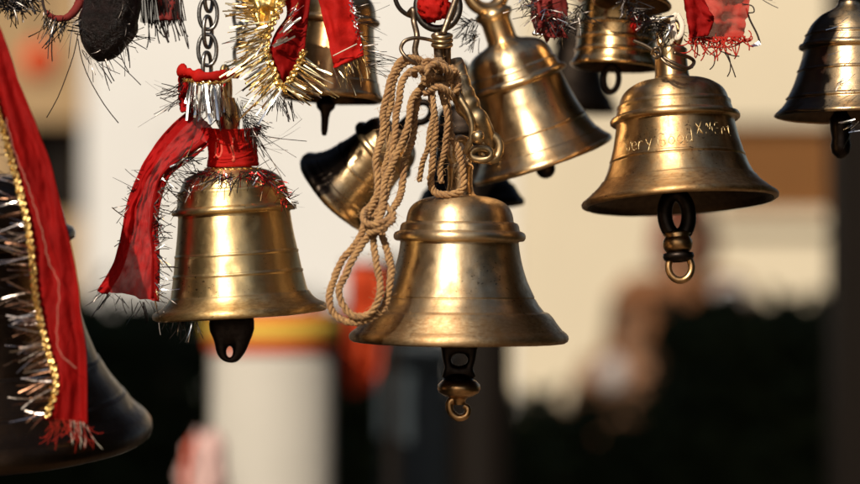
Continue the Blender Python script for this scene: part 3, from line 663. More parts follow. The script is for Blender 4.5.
def on_wrap(x, z): 
    a = (-pi/2 + x/26) % (2*pi); r = next(r0 + (r1-r0)*(z-z0)/(z1-z0) for (z0,r0),(z1,r1) in zip(zip(zz, rr), list(zip(zz, rr))[1:]) if z0 <= z <= z1 and z1 > z0)*wrapr(a, z) - .55; return Mx @ Vector((r*cos(a)*k, r*sin(a)*k, z*k))
m.tube([on_wrap(-13+4*cos(q), 19+9*sin(q)) for q in [2*pi*i/30 for i in range(30)]], 1.2*k, 6, closed=True)
m.tube([on_wrap(3 + .8*sin(i*.8), 5+i*2.4) for i in range(11)], [(1.6 + .7*sin(i*1.3))*k for i in range(11)], 6)
m.build('printed_pattern', M['print'], t)
m = MB()
for z0, z1, a0, a1, rr_ in ((4,15,-30,36,2.2),(30,20,-34,20,2.6),(14,33,6,38,2.4),(9,5,-36,10,1.8)):     # turns of the cloth lapping over each other
    q = [on_wrap(a0+(a1-a0)*i/16, z0+(z1-z0)*i/16 + 1.2*sin(i*.5)) for i in range(17)]; m.tube(q, [rr_*k*sin(pi*(i+.6)/17.2)**.5*.8 for i in range(17)], 8)
m.build('lapped_turns', M['redbright'], t)
ring = [(233+27*cos(a), 169-2.0*sin(a)+ (0), 1.205+.0155*sin(a)) for a in [pi+.1+ (pi-.2)*i/12 for i in range(13)]]
ring = [(x, y, 1.206-.0155*sin(pi*i/12)) for i, (x, y, d) in enumerate(ring)]
trim('gold_edge', ring, 4.5, t)
ring2 = [(x + (x-233)*.25, 174, d-.011) for x, y, d in ring]
tinsel('silver_tinsel', ring2, -85, 45, 26, 14, 28, M['silver'], t, 1.4, 2, .9)
tinsel('red_tinsel', ring2, -85, 80, 70, 8, 26, M['redtin'], t, 1.0, 4, .9)
tinsel('red_tinsel', [(258,172,1.185),(276,186,1.182),(286,202,1.183)], -50, 80, 60, 6, 18, M['redtin'], t, .9, 4, .9)
tinsel('dark_tinsel', [(258,170,1.183),(276,186,1.18),(288,204,1.181)], -20, 60, 44, 8, 24, M['darktin'], t, .9, 4, .9)
tinsel('dark_tinsel', [(206,172,1.183),(192,184,1.182),(178,204,1.181)], 200, 70, 60, 8, 26, M['darktin'], t, .9, 4, .9)
tinsel('dark_tinsel', ring2, -90, 80, 90, 12, 32, M['darktin'], t, 1.0, 3, .9)

t = thing('red_cloth', 'dark red cloth knotted on the chain with a silver fringe', 'cloth', P(205,112,1.2))
m = MB(); pts = spline([(180,70,1.195),(188,72,1.186),(200,76,1.18),(214,76,1.18),(226,75,1.186),(236,73,1.196)],10)
m.tube([P(*p) for p in pts], [ (3.2+2.6*abs(sin(i*.21+.4)))*s_*(1+.7*noise.noise(Vector((i*.19,0,0)))) for i in range(len(pts))], 12, flat=.7); m.build('rolled_hem', M['redbright'], t)
sheet('skirt', [(179,74,1.195),(178,95,1.194),(180,112,1.195)], [(228,75,1.198),(222,95,1.196),(218,112,1.196)], M['redsheer'], t, 26, 16, .006, 300, 5, .0004, .012)
tr_path = [(184,80,1.184),(200,83,1.18),(216,83,1.18),(230,80,1.186)]
trim('gold_edge', tr_path, 4, t)
tinsel('silver_tinsel', [(190,83,1.178),(205,85,1.176),(222,84,1.178)], -90, 10, 46, 30, 46, M['silver'], t, 2.3, 1.5, .25, .15)
tinsel('dark_tinsel', [(182,82,1.188),(200,100,1.184),(232,112,1.188)], -95, 50, 60, 14, 30, M['darktin'], t, 1.0, 4)
tinsel('dark_tinsel', [(182,84,1.19),(180,104,1.192)], 190, 34, 24, 22, 52, M['darktin'], t, .8, 2)
tinsel('dark_tinsel', [(238,100,1.192),(246,118,1.192),(252,130,1.194)], -55, 45, 70, 18, 40, M['darktin'], t, .9, 5)
tinsel('dark_tinsel', [(236,110,1.192),(262,150,1.194)], -15, 45, 16, 30, 70, M['darktin'], t, .7, 4)

t = thing('red_scarf', 'red netting scarf with tinsel edges hanging down left of the golden bell', 'scarf', P(130,295,1.2))
Ls = [(196,108,1.20),(176,126,1.197),(160,145,1.195),(144,172,1.193),(132,203,1.192),(126,234,1.192),(117,266,1.193),(102,291,1.195)]
Rs = [(212,128,1.19),(206,142,1.186),(190,156,1.184),(168,173,1.184),(158,199,1.186),(155,229,1.187),(157,255,1.188),(156,300,1.19)]
sheet('netting', [(x-3,y,d) for x,y,d in Ls], Rs, M['redsheer'], t, 40, 110, .0042, 60, 8, 0)
sheet('folded_edge', [(x-5,y-2,d-.003) for x,y,d in Rs[1:]], [(x+3,y+2,d-.002) for x,y,d in Rs[1:]], M['red'], t, 6, 50, .002, 60, 3)
sheet('folded_edge', [(x-5,y,d+.002) for x,y,d in Ls], [(x+5,y+4,d+.001) for x,y,d in Ls], M['redsheer'], t, 6, 50, .002, 60, 4)
tinsel('dark_tinsel', [(x,y,d-.004) for x,y,d in Rs[2:]], -10, 60, 120, 10, 28, M['darktin'], t, .95, 3)
tinsel('silver_tinsel', [(x,y,d-.006) for x,y,d in Rs[2:]], -10, 70, 60, 10, 26, M['silver'], t, 1.2, 3)
tinsel('dark_tinsel', [(x,y,d) for x,y,d in Ls[3:]], 190, 45, 30, 12, 28, M['darktin'], t, .9, 2)
tinsel('dark_tinsel', [(104,292,1.193),(130,300,1.19),(156,302,1.188)], -85, 50, 34, 14, 32, M['darktin'], t, 1.0, 3)
tinsel('dark_tinsel', [(160,312,1.19),(200,322,1.17)], -90, 25, 30, 12, 34, M['darktin'], t, .8, 2)
tinsel('silver_tinsel', [(164,318,1.186),(200,324,1.168)], -85, 22, 8, 14, 30, M['silver'], t, 1.2, 2)

# gold edged red cloth at the top
t = thing('red_cloth', 'red cloth folded to a point with gold trim and long gold tinsel', 'cloth', P(283,92,1.19))
d1 = 1.185
sheet('fold', [(276,-20,d1),(287,12,d1),(274,36,d1-.004),(268,58,d1-.005),(274,76,d1-.004),(283,92,d1)], [(312,-20,d1),(310,2,d1),(307,30,d1),(303,54,d1),(294,74,d1),(284,93,d1)], M['red'], t, 16, 40, .0022, 60, 1, .0006, .003)
sheet('gold_net', [(236,-20,d1+.004),(244,0,d1+.002),(250,14,d1),(256,26,d1),(262,44,d1)], [(282,-20,d1),(280,0,d1-.002),(276,12,d1-.003),(272,28,d1-.003),(267,46,d1-.003)], M['goldtrim'], t, 12, 24, .004, 90, 6)
trim('gold_edge', [(286,-16,d1-.005),(280,8,d1-.006),(270,28,d1-.008),(266,48,d1-.009),(272,68,d1-.009),(283,92,d1-.009)], 6.5, t)
trim('gold_edge', [(283,92,d1-.009),(291,78,d1-.008),(299,64,d1-.007),(304,50,d1-.006)], 6, t)
gp = [(270,24,d1-.008),(265,44,d1-.009),(270,64,d1-.009),(282,90,d1-.009)]
tinsel('gold_tinsel', gp, (192, 232), 9, 110, 26, 58, M['gold'], t, 1.7, 3, .35, .12)
tinsel('gold_tinsel', [(252,2,d1),(256,16,d1),(262,34,d1)], 176, 15, 34, 18, 36, M['gold'], t, 1.8, 3, .4, .12)
tinsel('gold_tinsel', [(283,90,d1-.009),(294,72,d1-.008),(304,54,d1-.006)], -33, 9, 40, 24, 56, M['gold'], t, 1.6, 2, .35, .12)
tinsel('silver_tinsel', [(272,50,d1-.011),(282,30,d1-.010),(290,12,d1-.008)], 35, 16, 22, 12, 30, M['silver'], t, 1.6, 3, .4, .15)
tinsel('silver_tinsel', gp, 222, 14, 22, 24, 50, M['silver'], t, 1.7, 3, .5, .2)
tinsel('dark_tinsel', [(262,80,d1),(276,96,d1),(290,100,d1)], -75, 30, 34, 14, 34, M['darktin'], t, 1.0, 4)
t = thing('red_ribbon', 'flat red ribbon hanging over the orange brown bell at the top', 'ribbon', P(348,66,1.19))
d2 = 1.19
sheet('cloth', [(312,-20,d2),(318,0,d2),(325,28,d2-.002),(332,58,d2),(334,68,d2)], [(346,-20,d2),(352,0,d2),(357,22,d2),(361,40,d2),(364,56,d2)], M['redbright'], t, 12, 36, .003, 50, 7)
tinsel('sequin_edge', [(348,0,d2-.004),(354,16,d2-.004),(358,36,d2-.004),(362,54,d2-.004)], -20, 90, 60, 3, 8, M['silver'], t, 1.1, 3)
tinsel('gold_tinsel', [(334,68,d2),(348,62,d2),(364,56,d2)], -70, 26, 26, 16, 40, M['gold'], t, .8, 2)
tinsel('dark_tinsel', [(354,0,d2),(360,26,d2),(366,56,d2),(370,70,d2)], -5, 28, 44, 18, 44, M['darktin'], t, .8, 3)
m = MB(); m.tube([P(*p) for p in [(333,56,d2-.005),(345,50,d2-.006),(357,44,d2-.005)]], .6*s_, 5); m.build('loose_thread', M['whitethread'], t)

# dark wrapped bundle, top left
t = thing('dark_bundle', 'shiny black oblong bundle with wiry tinsel at the top left', 'bundle', P(98,66,1.19))
m = MB(); ax = (P(118,-22,1.19) - P(98,58,1.19)); nrm = ax.normalized(); A = P(98,62,1.19); vs = []; n_, mm = 48, 36; Lh = (P(122,-30,1.19) - A).length
for i in range(mm+1):
    f = i/mm; r = 29*(sin(pi*min(1, f*2.4)/2)**.6 if f < .42 else 1)*(1 - .06*f)
    for j in range(n_):
        a = 2*pi*j/n_; dx = Vector((nrm.z, 0, -nrm.x)); q = A + nrm*Lh*f
        w = 1 + .09*noise.noise(Vector((cos(a)*2.2, sin(a)*2.2, f*6))) + .05*abs(noise.noise(Vector((cos(a)*7, sin(a)*7, f*22))))
        vs.append(q + (dx*cos(a) + Vector((0,1,0))*sin(a))*max(.4, r)*w*S(1.19))
m.add(vs, [(i*n_+j, i*n_+(j+1) % n_, (i+1)*n_+(j+1) % n_, (i+1)*n_+j) for i in range(mm) for j in range(n_)] + [tuple(range(n_))])
bm_ = NT('black_foil'); co = bm_.coord(); bm_.set(Base_Color=bm_.mix(bm_.ramp(bm_.noise(co, 260, 5), [(.4,0),(.7,1)]), (.006,.0035,.003), (.016,.008,.007)), Roughness=.30, Specular_IOR_Level=.22, Normal=bm_.bump(bm_.noise(co, 380, 6, .7), .8, .003)); 
m.build('wrapping', bm_.m, t)
m = MB()
for i in range(60):
    q = P(U(88,132), U(-4,52), 1.175); m.strip(q, (U(-1,1), U(-.1,.1), U(-1,1)), U(6,18)*s_, .5*s_, .5)
m.build('foil_strands', M['darktin'], t, smooth=False)
tinsel('dark_tinsel', [(84,50,1.18),(98,62,1.175),(114,56,1.18),(126,40,1.18)], -58, 24, 22, 18, 44, M['darktin'], t, 1.0, 3)
tinsel('dark_tinsel', [(128,30,1.18),(130,44,1.18)], -15, 35, 12, 12, 28, M['darktin'], t, 1.0, 3)
tinsel('dark_tinsel', [(82,18,1.18),(80,34,1.18)], 185, 18, 12, 8, 18, M['darktin'], t, 1.4, 2)
t = thing('red_scrap', 'dull red cloth scrap with dark tattered fringe left of the black bundle', 'cloth', P(62,30,1.2))
m = MB(); pts = spline([(86,-14,1.2),(80,2,1.198),(74,12,1.195),(66,18,1.194),(54,18,1.196),(46,12,1.2)],10); m.tube([P(*p) for p in pts], [(5.5-3.2*i/len(pts))*s_*(1+.3*noise.noise(Vector((i*.3,1,0)))) for i in range(len(pts))], 10); m.build('cloth', M['maroon'], t)
m = MB(); m.tube(wpath([(42,-10,1.2),(43,4,1.2),(47,14,1.198),(54,20,1.197)],8), 1.5*s_, 6); m.build('cord', M['darkthread'], t)
tinsel('dark_tinsel', [(46,12,1.196),(58,20,1.194),(72,18,1.194)], -108, 34, 64, 10, 28, M['darktin'], t, 1.0, 4)
tinsel('dark_tinsel', [(46,16,1.196),(58,24,1.194),(72,24,1.194)], -115, 24, 12, 30, 60, M['darktin'], t, 1.2, 4)
threads('loose_threads', along((74,40),(82,30),2,1.195), -95, 12, 80, 120, M['darkthread'], t, .5, .4, .5)
t = thing('net_fringe', 'grey netting scrap with a straight dark fringe beside the black bundle', 'cloth', P(162,24,1.21))
sheet('netting', [(136,-20,1.215),(138,0,1.212),(141,23,1.21)], [(178,-20,1.21),(180,0,1.21),(184,22,1.212)], M['greymesh'], t, 26, 18, .005, 260, 4, 0)
sheet('red_panel', [(156,-20,1.206),(158,0,1.205),(160,21,1.204)], [(176,-20,1.206),(178,0,1.206),(180,20,1.206)], M['maroon'], t, 10, 14, .003, 90, 2)
threads('fringe', along((141,0),(183,-2),34,1.205), -86, 5, 22, 30, M['darkthread'], t, .55, .1, .15)
threads('fringe', along((146,20),(184,20),18,1.207), -80, 12, 16, 30, M['darkthread'], t, .6, .2, .3)
t = tag(tinsel('tinsel_garland', [(-6,-6,1.19),(8,4,1.19),(22,2,1.2),(30,-8,1.2)], -90, 120, 260, 8, 26, M['darktin'], None, 1.2, 5), 'dark tinsel tuft in the top left corner', 'tinsel')

# maroon garland at top centre
t = thing('maroon_garland', 'faded maroon cloth and tinsel garland over the swung out bell', 'garland', P(546,38,1.21))
m = MB(); crumple(m, 549, 8, 1.215, 15, 26, .30, 8, zs=.5); m.build('cloth', M['maroon'], t)
sheet('cloth_tail', [(536,0,1.20),(538,20,1.2),(536,36,1.2)], [(552,0,1.2),(558,20,1.2),(568,38,1.2)], M['maroon'], t, 10, 18, .005, 90, 9)
tinsel('dark_tinsel', [(520,-6,1.205),(540,14,1.2),(566,24,1.2),(580,6,1.205)], -80, 120, 170, 10, 30, M['darktin'], t, .9, 6)
tinsel('silver_tinsel', [(524,-6,1.2),(545,16,1.195),(570,10,1.2)], -80, 110, 34, 10, 26, M['silver'], t, .7, 6)
m = MB()
for i in range(9): m.ball(P(538+U(-5,6), 32+U(-4,5), 1.198), U(1.2,2.2)*s_, seg=8, rings=6)
m.build('beads', M['silver'], t)
t = tag(tinsel('tinsel_tuft', [(626,4,1.21),(650,20,1.205),(672,30,1.205)], -90, 120, 240, 8, 26, M['darktin'], None, 1.0, 7), 'dark tinsel tuft between the small ribbed bell and red gauze', 'tinsel')
t = tag(tinsel('tinsel_tuft', [(464,30,1.215),(474,20,1.215),(478,40,1.215)], 200, 60, 60, 14, 34, M['darktin'], None, 1.0, 3), 'thin dark tinsel strands beside the neck of the swung out bell', 'tinsel')
m = MB(); crumple(m, 636, 24, 1.215, 5, 6, .3, 12); tag(m.build('red_bead', M['redbright']), 'tiny red cloth knot on the dark flank of the small ribbed bell', 'knot')

# red gauze scrap, top right
t = thing('red_gauze', 'sheer red gauze scrap with a frayed hem at the top right', 'cloth', P(716,40,1.2))
sheet('gauze', [(682,-24,1.19),(684,0,1.19),(688,20,1.188),(690,42,1.188)], [(752,-24,1.195),(750,0,1.195),(746,20,1.195),(744,36,1.195)], M['redfray'], t, 20, 28, .005, 70, 12, 0)
sheet('folded_layer', [(682,-24,1.184),(684,0,1.184),(687,20,1.183),(690,38,1.183)], [(692,-24,1.185),(708,8,1.184),(714,20,1.184),(708,36,1.184)], M['red'], t, 10, 24, .003, 70, 14)
threads('frayed_hem', along((688,38),(746,36),60,1.188), -80, 45, 10, 26, M['redthread'], t, .65, 1.2, 2.6)
threads('loose_threads', along((712,50),(730,54),4,1.188), -30, 40, 20, 34, M['darkthread'], t, .6, .8, 2)
m = MB(); m.tube(wpath([(746,8,1.196),(750,20,1.196),(757,34,1.196),(760,43,1.196)],8), 1.0*s_, 6); m.tube(wpath([(742,4,1.195),(752,6,1.195),(754,12,1.195),(748,13,1.195)],8), .7*s_, 5); m.build('dark_strand', M['darkthread'], t)
m = MB(); m.strip(P(760,43,1.195), (-1,.1,-.6), 12*s_, 5*s_, .8, 5); m.build('foil_tip', M['silver'], t, smooth=False)
t = tag(tinsel('tinsel_garland', [(846,20,1.178),(850,60,1.168),(852,110,1.165),(860,128,1.165)], 200, 30, 24, 12, 34, M['silver'], None, .8, 5), 'silver tinsel strands on the bell cut by the right edge', 'tinsel')
t = tag(tinsel('tinsel_tuft', [(752,-8,1.2),(760,-4,1.2)], -25, 20, 10, 14, 30, M['darktin'], None, 1.0, 2), 'few dark strands sticking out over the red gauze corner', 'tinsel')

# ------------------------------------------------------------------ the place behind, out of focus
M['white_wall'] = plain('white_plaster', (.61,.595,.575), .9, .25, .5)
M['cream_wall'] = plain('cream_plaster', (.57,.49,.36), .9, .34, .5)
M['ochre_wall'] = plain('ochre_plaster', (.33,.22,.115), .9, .4, .9)
M['brown_wood'] = plain('brown_wood', (.22,.095,.03), .7, .4, 2)
M['dark_wood'] = plain('dark_wood', (.006,.0035,.002), .7, .4, 4)
M['roof'] = plain('roof_sheet', (.10,.08,.07), .8, .3, 3)
M['leaf'] = plain('dark_leaves', (.032,.045,.02), .8, .4, 5)
M['leaf2'] = plain('green_leaves', (.04,.075,.025), .7, .4, 5)
M['bark'] = plain('bark', (.05,.035,.025), .9, .4, 8)
M['earth'] = plain('earth', (.16,.12,.085), .95, .4, 1.2)
M['yellow'] = plain('yellow_paint', (.62,.40,.06), .6, .15, 6)
M['orangered'] = plain('orange_red_paint', (.55,.07,.02), .6, .15, 6)
M['white_paint'] = plain('white_paint', (.43,.395,.345), .7, .3, 3)
M['grey_paint'] = plain('blue_grey_paint', (.045,.057,.066), .6, .2, 5)
M['skin'] = plain('skin', (.22,.12,.07), .55, .15, 20)
M['hair'] = plain('hair', (.015,.011,.01), .5, .3, 40)
M['shawl2'] = plain('tan_brown_garment', (.20,.10,.055), .85, .35, 9)
M['shawl'] = plain('orange_brown_shawl', (.19,.08,.035), .85, .35, 9)
M['darkred'] = plain('dark_red_fabric', (.16,.03,.018), .85, .3, 9)
M['whitecloth'] = plain('white_fabric', (.36,.34,.33), .85, .2, 9)
M['trouser'] = plain('dark_trousers', (.03,.028,.03), .85, .3, 9)
M['pink'] = plain('pink_white_fabric', (.55,.36,.33), .85, .2, 9)

m = MB(); m.add([(-400,-400,0),(400,-400,0),(400,900,0),(-400,900,0)], [(0,1,2,3)]); struct(m.build('ground', M['earth']))
def wx(x, d): return (x-430)/F*d
def wz(y, d): return CAMZ - (y-242)/F*d
def house(label, x0, x1, d, wall_m, openings, depth=3, h=3.6, roof=True):
    """front wall built in pieces round its openings (x0, y0, x1, y1 in photo pixels, kind)"""
    X0, X1 = wx(x0, d), wx(x1, d); t = thing('house', label, 'house', ((X0+X1)/2, d, 0)); t['front'] = 1
    xs = sorted({X0, X1} | {wx(o[0], d) for o in openings} | {wx(o[2], d) for o in openings}); zs = sorted({0, h} | {max(0, wz(o[3], d)) for o in openings} | {wz(o[1], d) for o in openings})
    m = MB()
    for a, b_ in zip(xs, xs[1:]):
        for c_, e in zip(zs, zs[1:]):
            mx, mz = (a+b_)/2, (c_+e)/2
            if any(wx(o[0],d) < mx < wx(o[2],d) and wz(o[3],d) < mz < wz(o[1],d) for o in openings): continue
            m.box((a, d, c_), (b_, d+.25, e))
    m.box((X0, d+.25, 0), (X0+.25, d+depth, h)); m.box((X1-.25, d+.25, 0), (X1, d+depth, h)); m.box((X0, d+depth, 0), (X1, d+depth+.25, h))
    m.build('wall', wall_m, t, smooth=False)
    if roof:
        m = MB(); m.box((X0-.2, d-.5, h+.003), (X1+.2, d+depth+.5, h+.15)); m.build('roof', M['roof'], t, smooth=False)
    for (a, y0, b_, y1, kind) in openings:
        A, B, C, D_ = wx(a,d), wx(b_,d), max(0, wz(y1,d)), wz(y0,d); m = MB()
        if kind == 'shutter':
            m.box((A, d+.08, C), (B, d+.12, D_)); n_ = 14
            for i in range(n_): m.box((A+.02, d+.055, C+(D_-C)*(i+.15)/n_), (B-.02, d+.078, C+(D_-C)*(i+.8)/n_))
            f = m.build('window_shutter', M['brown_wood'], t, smooth=False)
            m = MB(); m.box((A-.05, d-.06, C-.07), (B+.05, d-.003, C-.003)); o = m.build('sill', wall_m, t, smooth=False); o.parent = f
        else:
            m.box((A, d+.16, C), (B, d+.2, D_))
            for i in range(2): m.box((A+(B-A)*(.1+.45*i), d+.14, C+(D_-C)*.1), (A+(B-A)*(.45+.45*i), d+.158, C+(D_-C)*.9))
            m.build('door', M['dark_wood'], t, smooth=False)
    return t
house('blurred white plastered house behind the golden bell', 84.5, 512, 9.0, M['white_wall'], [(120,300,190,700,'door')], 4)
house('blurred cream house with a brown shuttered window behind the bell with writing', 513.5, 1010, 8.94, M['cream_wall'], [(720,122,834,212,'shutter')], 4)
house('blurred ochre house with a dark doorway behind the red ribbon', -160, 84, 9.04, M['ochre_wall'], [(20,122,83,216,'door')], 3)

# dark post at right
t = thing('wooden_post', 'blurred tall dark wooden post at the right edge', 'post', (wx(852,3.6),3.6,0))
m = MB(); m.box((wx(838,3.6),3.6,.12), (wx(890,3.6),3.7,2.9)); m.build('shaft', M['dark_wood'], t, smooth=False)
m = MB(); m.box((wx(826,3.6),3.56,0), (wx(902,3.6),3.74,.12)); m.build('foot', M['dark_wood'], t, smooth=False)
# white pillar with yellow and red bands
t = thing('painted_pillar', 'blurred white pillar with yellow and red top bands below the golden bell', 'pillar', (wx(268,2.6),2.65,0))
dd = 2.6; cx = wx(267,dd); R0 = 63*S(dd)
for nm, z0, z1, rr_, mt in (('shaft',0,wz(354,dd),1,'white_paint'),('red_band',wz(354,dd),wz(341,dd),1.05,'orangered'),('yellow_band',wz(341,dd),wz(322,dd),1.09,'yellow'),('cap',wz(322,dd),wz(312,dd),1.0,'orangered')):
    m = MB(); h_ = z1-z0; m.lathe([(1e-5,0),(R0*rr_-.004,0),(R0*rr_,.004),(R0*rr_,h_-.004),(R0*rr_-.004,h_),(1e-5,h_)], 48, Matrix.Translation((cx, dd+R0, z0))); m.build(nm, M[mt], t)
# red flag hanging
t = thing('red_flag', 'blurred red cloth hanging on a pole between the pillar and the grey cabinet', 'flag', (wx(362,2.8),2.8,0))
m = MB(); m.tube([(wx(392,2.8),2.82,0),(wx(392,2.8),2.82,wz(255,2.8))], .012, 10); m.tube([(wx(392,2.8),2.82,wz(266,2.8)),(wx(345,2.8),2.81,wz(266,2.8))], .007, 8); m.build('pole', M['dark_wood'], t)
sheet('cloth', [(348,266,2.8),(347,330,2.8),(345,366,2.8),(352,396,2.8)], [(386,266,2.81),(384,320,2.81),(380,356,2.81),(372,388,2.81)], M['orangered'], t, 14, 24, .02, 90, 3, .002)
# grey cabinet
t = thing('metal_cabinet', 'blurred blue grey metal cabinet below the centre bell', 'cabinet', (wx(412,3.0),3.1,0))
dd = 3.0; A, B, T_ = wx(378,dd), wx(450,dd), wz(362,dd)
m = MB(); m.box((A,dd,.05),(B,dd+.25,T_)); m.build('body', M['grey_paint'], t, smooth=False)
m = MB(); m.box((A+.006,dd-.012,.1),(B-.006,dd-.002,T_-.03)); o = m.build('door', M['grey_paint'], t, smooth=False)
m = MB(); m.tube([(B-.02,dd-.03,.9),(B-.02,dd-.03,1.0)], .005, 8); h_ = m.build('handle', M['steel'], t); h_.parent = o
m = MB(); m.box((A-.01,dd-.02,T_+.002),(B+.01,dd+.27,T_+.02)); m.build('top', M['grey_paint'], t, smooth=False)
for xx in (A+.01, B-.03):
    m = MB(); m.box((xx,dd+.02,0),(xx+.02,dd+.04,.048)); m.build('leg', M['grey_paint'], t, smooth=False)
# brown post
t = thing('wooden_post', 'blurred thick dark brown post directly below the centre bell', 'post', (wx(482,2.9),2.95,0))
m = MB(); m.lathe([(1e-5,0),(33*S(2.9),0),(31*S(2.9),.6),(30*S(2.9),wz(300,2.9)-.01),(28*S(2.9),wz(300,2.9)),(1e-5,wz(300,2.9))], 32, Matrix.Translation((wx(482,2.9),2.95,0))); m.build('shaft', M['dark_wood'], t)
m = MB(); m.box((wx(440,2.9),2.88,0),(wx(524,2.9),3.02,.08)); m.build('foot', M['bark'], t, smooth=False)

# shrubs: leaf faces spread through an uneven crown on stems
def shrub(label, cx, cy, w, h, dp, n, mat, leaf=.05, seed=0, grp='dark shrubs', kind='shrub'):
    rnd = random.Random(seed); t = thing(kind, label, kind, (cx, cy, 0), grp); m = MB()
    blobs = [(Vector((rnd.uniform(-.42,.42)*w, rnd.uniform(-.4,.4)*dp, rnd.uniform(.25,.88)*h)), rnd.uniform(.16,.30)) for _ in range(18)]
    for i in range(n):
        c_, r_ = rnd.choice(blobs); v = Vector((rnd.gauss(0,1), rnd.gauss(0,1), rnd.gauss(0,1))).normalized()*(rnd.random()**.4)
        p = Vector((cx, cy, 0)) + c_ + Vector((v.x*w*r_, v.y*dp*r_*1.4, v.z*h*r_*.7))
        if i % 3:                                           # dense middle, its top rolling gently
            qx, qz = rnd.uniform(-.5,.5), rnd.random()**.7; p = Vector((cx + qx*w, cy + rnd.uniform(-.5,.5)*dp, qz*h*(.975 + .03*noise.noise(Vector((cx + qx*w*2.2, seed, 0))))*(1 - .5*max(0, abs(qx)*2 - .8))))
        p.z = min(max(p.z, .03), h + .02)
        d_ = Vector((rnd.uniform(-1,1), rnd.uniform(-1,1), rnd.uniform(-.6,1))).normalized(); s__ = d_.orthogonal().normalized(); s__.rotate(Matrix.Rotation(rnd.uniform(0,6.28),3,d_)); L = leaf*rnd.uniform(.6,1.3)
        m.add([p, p+d_*L*.5+s__*L*.26, p+d_*L, p+d_*L*.5-s__*L*.26], [(0,1,2,3)])
    m.build('crown', mat, t, smooth=False); m = MB()
    for i in range(7):
        a = rnd.uniform(0,6.28); b0 = Vector((cx+.05*cos(a), cy+.05*sin(a), 0)); b1 = Vector((cx+cos(a)*w*.3, cy+sin(a)*dp*.3, h*.75)); m.tube([b0, b0.lerp(b1,.5)+Vector((0,0,.08)), b1], [.022,.016,.006], 6)
    m.build('trunk', M['bark'], t)
HD = 5.4
shrub('blurred dark shrub left of the white pillar', wx(140,HD), HD, wx(280,HD)-wx(0,HD), wz(300,HD), .7, 9000, M['leaf'], .07, 1)
shrub('blurred dark shrub in the lower left corner behind the big bell', wx(0,HD), HD, wx(240,HD)-wx(0,HD), wz(290,HD), .7, 8000, M['leaf'], .07, 2)
shrub('blurred dark shrub between the pillar and the brown post', wx(345,HD), HD+.1, wx(300,HD)-wx(100,HD), wz(305,HD), .7, 9000, M['leaf'], .07, 3)
shrub('blurred low dark shrub in front of the people', wx(560,HD), HD, wx(330,HD)-wx(40,HD), wz(394,HD), .7, 8000, M['leaf'], .07, 4)
shrub('blurred tall dark shrub right of the people', wx(735,HD), HD, wx(300,HD)-wx(160,HD), wz(302,HD), .7, 9000, M['leaf'], .07, 5)
shrub('blurred dark shrub in the lower right corner', wx(840,HD), HD+.1, wx(300,HD)-wx(150,HD), wz(292,HD), .7, 9000, M['leaf'], .07, 6)

for i, (tx, ty, th_, lb_) in enumerate([(-3.1,-.6,4.0,'added dark foliage for the bells to reflect, left, nearest the viewer'),(-3.3,2.0,3.8,'added dark foliage for the bells to reflect, left, beside the shade sheet'),(-5.2,-4.2,4.2,'added dark foliage for the bells to reflect, far left behind the viewer'),
        (3.0,-1.0,4.0,'added dark foliage for the bells to reflect, right, nearest the viewer'),(3.4,1.9,3.8,'added dark foliage for the bells to reflect, right, beside the shade sheet'),(4.6,-4.6,4.2,'added dark foliage for the bells to reflect, far right behind the viewer')]):
    shrub(lb_, tx, ty, 2.6, th_, 2.6, 5000, M['leaf'], .30, 20+i, 'foliage added for dark reflections', 'added_tree')  # unseen trees, added so the brass has something dark to reflect
